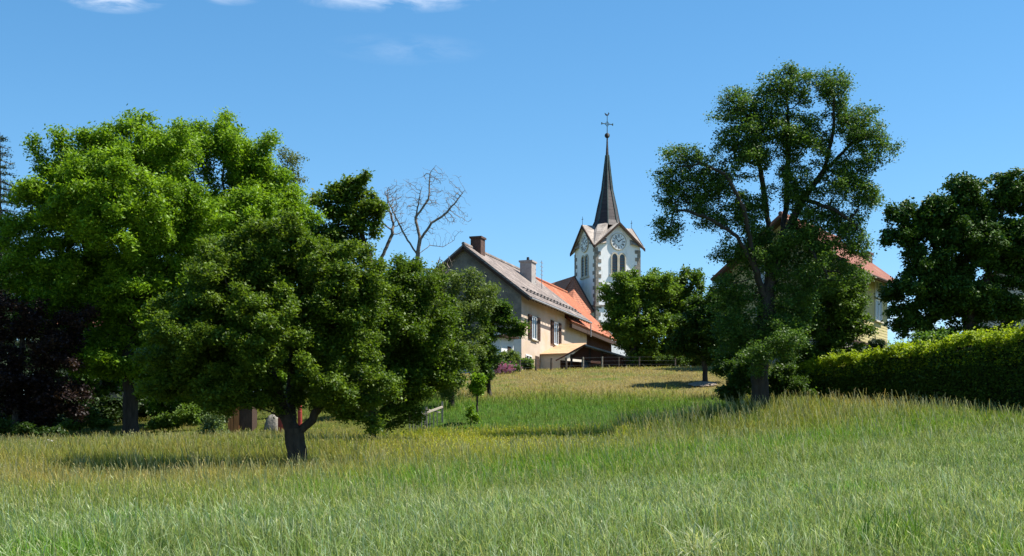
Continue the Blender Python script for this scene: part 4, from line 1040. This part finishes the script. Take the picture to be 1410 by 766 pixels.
# lancet windows and clocks on the two visible faces and their opposites
def arch(x0, x1, z0, z1, seg=7):
    r_ = (x1-x0)/2; cx = (x0+x1)/2; pts = [(x0, z0), (x1, z0)]
    zs = z1 - r_*1.25
    for k in range(seg+1):
        a = pi*k/seg; pts.append((cx + r_*cos(a), zs + r_*1.25*sin(a)))
    return pts
zl0, zl1 = cf.z(378, hw), cf.z(349.5, hw)
ccz = cf.z(333, hw); cr_ = .80
for side in range(4):
    off = .06 if side == 3 else 0
    def face(pts, y0, y1, mm): mm.solid([R4((a, y0, b_), side) for a, b_ in pts], [R4((a, y1, b_), side) for a, b_ in pts])
    m = MB(); face([(hw-1.0, zl0-.22),(hw+.8+.2, zl0-.22),(hw+1.0, zl0-.05),(hw-1.0, zl0-.05)], -.14, -.002, m)
    for cx in (hw-.42, hw+.42):
        ou = arch(cx-.42, cx+.42, zl0-.05, zl1+.12); inn = arch(cx-.29, cx+.29, zl0, zl1-.04)
        # surround as a ring of wedges
        n_ = len(ou)
        for k in range(n_):
            k2 = (k+1) % n_
            quad = [ou[k], ou[k2], inn[k2], inn[k]]; face(quad, -.09 if cx < hw else -.087, -.002, m)
    wv = m.build('lancet_window', MAT['tan_stone'], CHU)
    m = MB()
    for cx in (hw-.42, hw+.42): face(arch(cx-.31, cx+.31, zl0, zl1-.02), -.02, -.003, m)
    m.build('louvre_opening', MAT['glass'], wv)
    m = MB()
    for cx in (hw-.42, hw+.42):
        for zz in np.arange(zl0+.15, zl1-.5, .28): face([(cx-.28,zz),(cx+.28,zz),(cx+.28,zz+.05),(cx-.28,zz+.05)], -.05, -.021, m)
    m.build('slat', MAT['dark_wood'], wv)
    # clock
    m = MB(); ring = [(hw+cr_*cos(2*pi*k/40), ccz+cr_*sin(2*pi*k/40)) for k in range(40)]; face(ring, -.10, -.004, m)
    ck = m.build('clock', MAT['clock'], CHU)
    m = MB()
    for k in range(40):
        a0, a1 = 2*pi*k/40, 2*pi*(k+1)/40
        face([(hw+r_*cos(a), ccz+r_*sin(a)) for r_, a in ((cr_,a0),(cr_,a1),(cr_+.07,a1),(cr_+.07,a0))], -.13, -.004, m)
    m.build('rim', MAT['tan_stone'], ck); m = MB()
    for k in range(40):
        a0, a1 = 2*pi*k/40, 2*pi*(k+1)/40
        face([(hw+r_*cos(a), ccz+r_*sin(a)) for r_, a in ((.40,a0),(.40,a1),(.425,a1),(.425,a0))], -.108, -.101, m)
    m.build('inner_ring', MAT['black'], ck)
    m = MB()
    def stroke(xa, za, xb, zb_, wd, y0=-.112, y1=-.101):
        d = np.array([xb-xa, zb_-za]); d /= np.linalg.norm(d); nn = np.array([-d[1], d[0]])*wd/2
        face([(xa+nn[0], za+nn[1]), (xb+nn[0], zb_+nn[1]), (xb-nn[0], zb_-nn[1]), (xa-nn[0], za-nn[1])], y0, y1, m)
    RN = ['XII','I','II','III','IIII','V','VI','VII','VIII','IX','X','XI']
    for hnum, s_ in enumerate(RN):
        a = pi/2 - hnum*pi/6; er_ = np.array([cos(a), sin(a)]); et = np.array([sin(a), -cos(a)])
        wds = {'I':.05,'V':.11,'X':.12}; tw_ = sum(wds[c] for c in s_); pos = -tw_/2
        for c in s_:
            def pt(t, r_): v = er_*r_ + et*t; return hw+v[0], ccz+v[1]
            wc = wds[c]; lo, hi = .47, .72
            if c == 'I': stroke(*pt(pos+wc/2, lo), *pt(pos+wc/2, hi), .03)
            elif c == 'V': stroke(*pt(pos+.01, hi), *pt(pos+wc/2, lo), .034); stroke(*pt(pos+wc-.01, hi), *pt(pos+wc/2, lo), .022, -.1125)
            else: stroke(*pt(pos+.01, hi), *pt(pos+wc-.01, lo), .034); stroke(*pt(pos+wc-.01, hi), *pt(pos+.01, lo), .022, -.1125)
            pos += wc
    m.build('numerals', MAT['black'], ck)
    m = MB()
    aM = pi/2 - 2*pi*(53/60); aH = pi/2 - 2*pi*(1.88/12)
    stroke(hw-.1*cos(aM), ccz-.1*sin(aM), hw+.60*cos(aM), ccz+.60*sin(aM), .055, -.13, -.12)
    m.build('minute_hand', MAT['black'], ck); m = MB()
    stroke(hw-.1*cos(aH), ccz-.1*sin(aH), hw+.42*cos(aH), ccz+.42*sin(aH), .075, -.119, -.113)
    m.build('hour_hand', MAT['black'], ck)
# nave behind and to the left of the tower
nz_ = cf.z(381, 0, 3.0); 
ny0 = 2.2; nxr = -.35
# ridge meets the tower's left face; local x to the right, y away
rx = cf.x(788, ny0+.0); zr = cf.z(381, rx, ny0); hwn = 5.2; zE2 = zr - 7.2
prof = [(rx-hwn, zE2-6),(rx+.05, zE2-6),(rx+.05, zr-.05),(rx-hwn, zE2)]
m = MB(); m.solid([(a, ny0, b_) for a, b_ in prof], [(a, ny0+22, b_) for a, b_ in prof])
m.build('nave', MAT['dark_wood'], CHU)['label'] = 'brown gable and side of the nave'
rr = MB(); rr.slab([(rx,ny0-.4,zr),(rx,ny0+22.3,zr),(rx-hwn-.6,ny0+22.3,zE2-.8),(rx-hwn-.6,ny0-.4,zE2-.8)], .2)
nr = rr.build('nave_roof', MAT['nave_tiles'], CHU)
# short dark roof slope falling towards the tower face
m = MB(); bx = -.03
zlow = cf.z(430, bx, 0.2)
m.slab([(rx-.02,ny0-.4,zr-.03),(bx,0.3,zlow),(bx-2.4,-1.6,zlow-.3),(rx-3.6,-.6,zr-3.4)], .2) if False else None
tri = [(rx, ny0-.42, zr), (-.04, .35, cf.z(429, 0, .35)), (-3.6, -2.2, cf.z(429, 0, .35)-1.6), (rx-2.2, ny0-1.8, zr-3.0)]
m.slab(tri[:3], .18); m.slab([tri[0], tri[2], tri[3]], .18)
lr = m.build('sacristy_roof', MAT['nave_tiles'], CHU)
MB().bar(tri[0], tri[1], .16, .16).build('verge_board', MAT['black'], lr)

# yellow house ---------------------------------------------------------------
yf_ = Frame(1158, 88, 58)
YH = thing('yellow_house', yf_.loc(), yf_.rot, 'yellow shingled house with a red tiled roof and deep eaves behind the old pear tree', 'house')
Ly = yf_.x(1222); wd = yf_.y(1008); hw_ = wd/2; zE = yf_.z(384, Ly); zR = yf_.z(303, 0, hw_)
zb = yf_.z(463, 0)
MB().box(0, Ly, 0, wd, zb, zE).build('wall', MAT['yellow'], YH)
m = MB()
for z_ in np.arange(zb+.02, zE-.1, .18): m.box(-.0, Ly+.03, -.012, -.003, z_, z_+.03); m.box(-.012, -.003, .0, wd, z_, z_+.03)
m.build('shingle_courses', MAT['yellow'], YH)
MB().box(.05, Ly-.05, .05, wd-.05, -1.5, zb-.003).build('base_wall', MAT['greybase'], YH)
MB().box(-.06, Ly+.06, -.08, .0, zb-.14, zb-.004).build('band', MAT['dark_wood'], YH)
m = MB()
pf = [(0, zE), (wd, zE), (hw_, zR-.05)]
m.solid([(0, a, b_) for a, b_ in pf], [(.3, a, b_) for a, b_ in pf]); m.build('gable', MAT['yellow'], YH)
m = MB(); m.solid([(Ly-.3, a, b_) for a, b_ in pf], [(Ly, a, b_) for a, b_ in pf]); m.build('gable', MAT['yellow'], YH)
o = 1.15; sl = (zR-zE)/hw_; zo = zE - o*sl
rf = MB().slab([(-.9,-o,zo+.25),(Ly+.9,-o,zo+.25),(Ly+.9,hw_,zR+.25),(-.9,hw_,zR+.25)], .14)
rf.slab([(-.9,wd+o,zo+.25),(-.9,hw_+.001,zR+.25),(Ly+.9,hw_+.001,zR+.25),(Ly+.9,wd+o,zo+.25)], .14)
yr = rf.build('roof', MAT['red_tiles'], YH)
m = MB(); m.slab([(-.88,-o+.03,zo+.09),(Ly+.88,-o+.03,zo+.09),(Ly+.88,.0,zE+.07),(-.88,.0,zE+.07)], .1); m.slab([(-.88,.01,zE+.1),(-.002,.01,zE+.1),(-.002,hw_,zR+.08),(-.88,hw_,zR+.08)], .08)
m.slab([(-.88,wd+.9,zE-.9*sl+.07),(-.002,wd+.9,zE-.9*sl+.07),(-.002,hw_+.01,zR+.08),(-.88,hw_+.01,zR+.08)], .08); m.build('soffit', MAT['soffit'], yr)
MB().bar((-.9,-o-.08,zo+.14),(Ly+.9,-o-.08,zo+.14),.17,.17,8).build('gutter', MAT['soffit'], yr)
MB().bar((-.9,hw_,zR+.27),(Ly+.9,hw_,zR+.27),.28,.28,8).build('ridge_cap', MAT['red_tiles'], yr)
xx = yf_.x(1183, 2.0); m = MB().box(xx-.4, xx+.4, 1.2, 1.9, zE, zE+1.75); m.box(xx-.47, xx+.47, 1.13, 1.97, zE+1.75, zE+1.88); m.build('chimney', MAT['chimney_dark'], yr)
MB().bar((.1,-.12,-1),(.1,-.12,zo+.2),.1,.1,8).build('downpipe', MAT['soffit'], YH)
def side_win(x0, x1, z0, z1): return shutter_window(YH, x0, x1, z0, z1, -.03, False, 'curtain')
side_win(yf_.x(1204), yf_.x(1213), yf_.z(446, 9), yf_.z(436, 9)+.9)
side_win(yf_.x(1204), yf_.x(1213), yf_.z(415, 9), yf_.z(400, 9)+.4)
side_win(yf_.x(1172), yf_.x(1182), yf_.z(446, 3), yf_.z(425, 3))
xw = yf_.x(1181); MB().box(xw-.4, xw+.5, .02, .06, zb-1.1, zb-.4).build('window', MAT['glass'], YH)
for (ya, yb, za_, zb_) in ((1.2,2.4,2.6,3.9),(4.4,5.6,2.6,3.9),(1.2,2.4,5.3,6.5),(4.4,5.6,5.3,6.5),(3.0,3.9,7.8,8.8)):
    ww = MB(); ww.box(-.07,.0,ya,yb,za_,za_+.08); ww.box(-.07,.0,ya,yb,zb_-.08,zb_); ww.box(-.07,.0,ya,ya+.08,za_+.08,zb_-.08); ww.box(-.07,.0,yb-.08,yb,za_+.08,zb_-.08); ww.box(-.065,0,(ya+yb)/2-.03,(ya+yb)/2+.03,za_+.08,zb_-.08)
    wo = ww.build('window', MAT['white'], YH); MB().box(-.04,-.03,ya+.05,yb-.05,za_+.05,zb_-.05).build('pane', MAT['curtain'], wo)
# houses glimpsed behind the trees ----------------------------------------
def simple_house(px, D, ang, Lx, wd, hE, hR, label, wallm, roofm, nwin=3):
    f = Frame(px, D, ang); R = thing('house', f.loc(), f.rot, label, 'house')
    MB().box(0, Lx, 0, wd, -1, hE).build('wall', MAT[wallm], R)
    pf = [(0, hE), (wd, hE), (wd/2, hR-.05)]
    for xx in (0, Lx-.3): MB().solid([(xx, a, b_) for a, b_ in pf], [(xx+.3, a, b_) for a, b_ in pf]).build('gable', MAT[wallm], R)
    sl = (hR-hE)/(wd/2); o = .7
    m = MB().slab([(-.5,-o,hE-o*sl+.2),(Lx+.5,-o,hE-o*sl+.2),(Lx+.5,wd/2,hR+.2),(-.5,wd/2,hR+.2)], .15)
    m.slab([(-.5,wd+o,hE-o*sl+.2),(-.5,wd/2+.001,hR+.2),(Lx+.5,wd/2+.001,hR+.2),(Lx+.5,wd+o,hE-o*sl+.2)], .15)
    m.build('roof', MAT[roofm], R)
    for k in range(nwin):
        xa = Lx*(k+.5)/nwin
        for z0 in (1.1, 3.7):
            if z0+1.3 < hE: shutter_window(R, xa-.9, xa+.9, z0, z0+1.3)
    return R
simple_house(1468, 108, 50, 12, 8, 6.0, 9.8, 'pink red tiled house roof glimpsed through the large dark tree at the right edge', 'cream', 'red_tiles')
simple_house(60, 108, 20, 14, 9, 6.2, 13.5, 'house with a red tiled roof glimpsed through the purple leaves at the left', 'gable', 'red_tiles')

# ------------------------------------------------------------------ fences and small things
def post_fence():
    pxs = [(716,517,503),(738,517,497),(759,516,498),(780,516,497),(803,513,495),(829,514,497)]
    prev = None; b0 = P(716, 516, 93)
    R = thing('wire_fence', (b0[0], b0[1], gz1(b0[0], b0[1])), 0, 'low wire fence on dark wooden posts along the crest in front of the farmhouse', 'fence')
    org = np.array(R.location); ends = []
    for k, (px, py, t_) in enumerate(pxs + [(690,517,503),(852,514,500),(880,514,502),(930,512,501)]):
        D = 93 + (px-716)*.012; x, y = (px-705)/F*D, D; g_ = gz1(x, y); zt = CH+(HZ-t_)/F*D
        h_ = max(zt-g_, .8) if k < 6 else .75
        MB().bar(np.array([x,y,g_-.3])-org, np.array([x+.02*((k%3)-1),y,g_+h_])-org, .16 if k < 4 else .11, .14 if k < 4 else .1, 7).build('post', MAT['post_wood'] if k not in (4,5) else MAT['grey_wood'], R)
        ends.append((x, y, g_))
    ends.sort(); m = MB()
    for a, b_ in zip(ends[:-1], ends[1:]):
        for hh in (.25, .5, .74): m.bar(np.array([a[0],a[1]-.06,a[2]+hh])-org, np.array([b_[0],b_[1]-.06,b_[2]+hh])-org, .007)
    m.build('wire', MAT['metal'], R)
post_fence()
# remains of a grey picket fence
b0 = P(563, 597, 62); z0 = gz1(b0[0], b0[1])
R = thing('picket_fence', (b0[0], b0[1], z0), 0, 'short weathered grey picket fence and gate remains in the grass', 'fence')
def fp(px, D): x = (px-705)/F*D; return np.array([x-b0[0], D-b0[1], gz1(x, D)-z0])
for k, px in enumerate([564,568.5,572,576,580,584]):
    p = fp(px, 62+k*.1); MB().bar(p+[0,0,-.1], p+[.01*k,0,.92-.02*(k%3)], .05, .045).build('picket', MAT['grey_wood'], R)
for px, D, h_, w_ in ((587,62.6,1.05,.10),(609,64.5,.95,.08)):
    p = fp(px, D); MB().bar(p+[0,0,-.1], p+[0,0,h_], w_, w_).build('post', MAT['grey_wood'], R)
a, b_ = fp(563,62), fp(587,62.6); MB().bar(a+[0,-.05,.72], b_+[0,-.05,.78], .05).build('rail', MAT['grey_wood'], R)
a, b_ = fp(587,62.6), fp(609,64.5); MB().bar(a+[0,-.05,.8], b_+[0,-.05,.7], .08).build('rail', MAT['grey_wood'], R)
MB().bar(a+[0,-.09,.95], b_+[-.1,-.09,.45], .05).build('rail', MAT['grey_wood'], R)
for k, px in enumerate([592,597,602]): p = fp(px, 63+.3*k); MB().bar(p+[0,0,-.1], p+[0,0,.68], .045).build('picket', MAT['grey_wood'], R)
# soil patch around the small tree
p = P(968, 535, 81.6); n_ = 28; V = [(0,0,.16)]; r = np.random.default_rng(3)
for ring, (rr_, hh) in enumerate(((.5,.13),(.95,.02))):
    for k in range(n_):
        a = 2*pi*k/n_; q = rr_*r.uniform(.85,1.15); x, y = q*.85*cos(a), q*.9*sin(a); V.append((x, y, hh + gz1(p[0]+x, p[1]+y) - gz1(p[0], p[1])))
fs = [[0,1+k,1+(k+1)%n_] for k in range(n_)] + [[1+k,1+n_+k,1+n_+(k+1)%n_,1+(k+1)%n_] for k in range(n_)]
me = bpy.data.meshes.new('bare_soil'); me.from_pydata(V, [], fs); me.materials.append(MAT['soil']); so = link(bpy.data.objects.new('bare_soil', me)); so.location = (p[0], p[1], gz1(p[0], p[1])+.05)
for pl in me.polygons: pl.use_smooth = True
tag(so, kind='structure')
# boarded shed under the left trees
f = Frame(332, 66, 4)
R = thing('garden_shed', f.loc(), f.rot, 'small shed of orange brown boards in the shade left of the forked trunk', 'shed')
x0 = f.x(314); x1 = f.x(347)
MB().box(x0, x1, .06, 2.2, -.3, 1.55).build('wall', MAT['dark_wood'], R)
for k, px in enumerate([315.5, 319.5, 324, 327.5]):
    xx = f.x(px); MB().box(xx-.06, xx+.06, -.0, .055, -.2, 1.25+.1*(k%2)).build('board', MAT['orange_wood'], R)
MB().slab([(x0-.2,-.3,1.62),(x1+.2,-.3,1.62),(x1+.2,2.4,1.85),(x0-.2,2.4,1.85)], .06).build('roof', MAT['metal'], R)
b0 = P(375, 597, 66); g_ = gz1(b0[0], b0[1]); r = np.random.default_rng(4)
V = []; fs = []; nr_ = 8
for j_ in range(nr_+1):
    t_ = j_/nr_; rad = .40*sqrt(1-t_**1.6)+.01
    for k in range(18):
        a = 2*pi*k/18; q = rad*(1+.12*sin(5*a)+r.normal(0,.03)); V.append((q*cos(a), q*sin(a)*.8, t_*.85-.05))
for j_ in range(nr_):
    for k in range(18): fs.append([j_*18+k, j_*18+(k+1)%18, (j_+1)*18+(k+1)%18, (j_+1)*18+k])
me = bpy.data.meshes.new('tarp_pile'); me.from_pydata(V, [], fs); me.materials.append(MAT['tarp'])
for pl in me.polygons: pl.use_smooth = True
tp_ = link(bpy.data.objects.new('covered_pile', me)); tp_.location = (b0[0], b0[1], g_); tag(tp_, 'rumpled grey cover over a pile beside the orange boarded shed', 'covered pile')
def barrel(px, D, mat, lab, h=.85, r0=.24):
    x = (px-705)/F*D; q = thing('barrel', (x, D, gz1(x, D)-.03), 0, lab, 'barrel'); m = MB(); prev = None
    for (z_, k_) in ((0,.9),(.12,1),(.35,1.03),(.38,1.07),(.41,1.03),(.7,1.03),(.73,1.07),(.76,1.0),(1,.92)):
        ring = [(r0*k_*cos(2*pi*k/16), r0*k_*sin(2*pi*k/16), z_*h) for k in range(16)]
        if prev: m.solid(prev, ring)
        prev = ring
    m.build('drum', MAT[mat], q); MB().bar((0,0,h),(0,0,h+.03),r0*1.7,r0*1.7,16).build('lid', MAT[mat], q)
barrel(390, 65, 'red', 'faded red barrel just left of the forked trunk')
barrel(413, 66, 'red', 'small red barrel seen through the fork of the trunk', 1.15, .10)
# low red rail far behind the left trunks
a = P(145, 588, 84); g_ = gz1(a[0], a[1]); R = thing('rail_fence', (a[0], a[1], g_), 0, 'low reddish rail fence in the light gap behind the left trunks', 'fence')
for k in range(6):
    x = a[0]+k*1.2; z_ = gz1(x, 84)-g_; MB().box(k*1.2-.05, k*1.2+.05, -.05, .05, z_-.1, z_+.6).build('post', MAT['red'], R)
MB().bar((0,-.08,.5),(6,-.08,gz1(a[0]+6,84)-g_+.5),.1).build('rail', MAT['red'], R)
# dog-sized stone in the shade at far left
p = P(67, 598, 58); r = np.random.default_rng(8); m = MB(); prev = None
for j_ in range(6):
    t_ = j_/5; rad = .16*sin(pi*(.15+.8*t_)); ring = [(rad*1.5*(1+.1*sin(3*k))*cos(2*pi*k/10), rad*cos(0)*sin(2*pi*k/10), t_*.18) for k in range(10)]
    if prev: m.solid(prev, ring)
    prev = ring
st = m.build('pale_stone', MAT['white'], None, True); st.location = (p[0], p[1], gz1(p[0], p[1])+.05); tag(st, 'small pale stone in the shade at the far left meadow edge', 'stone')
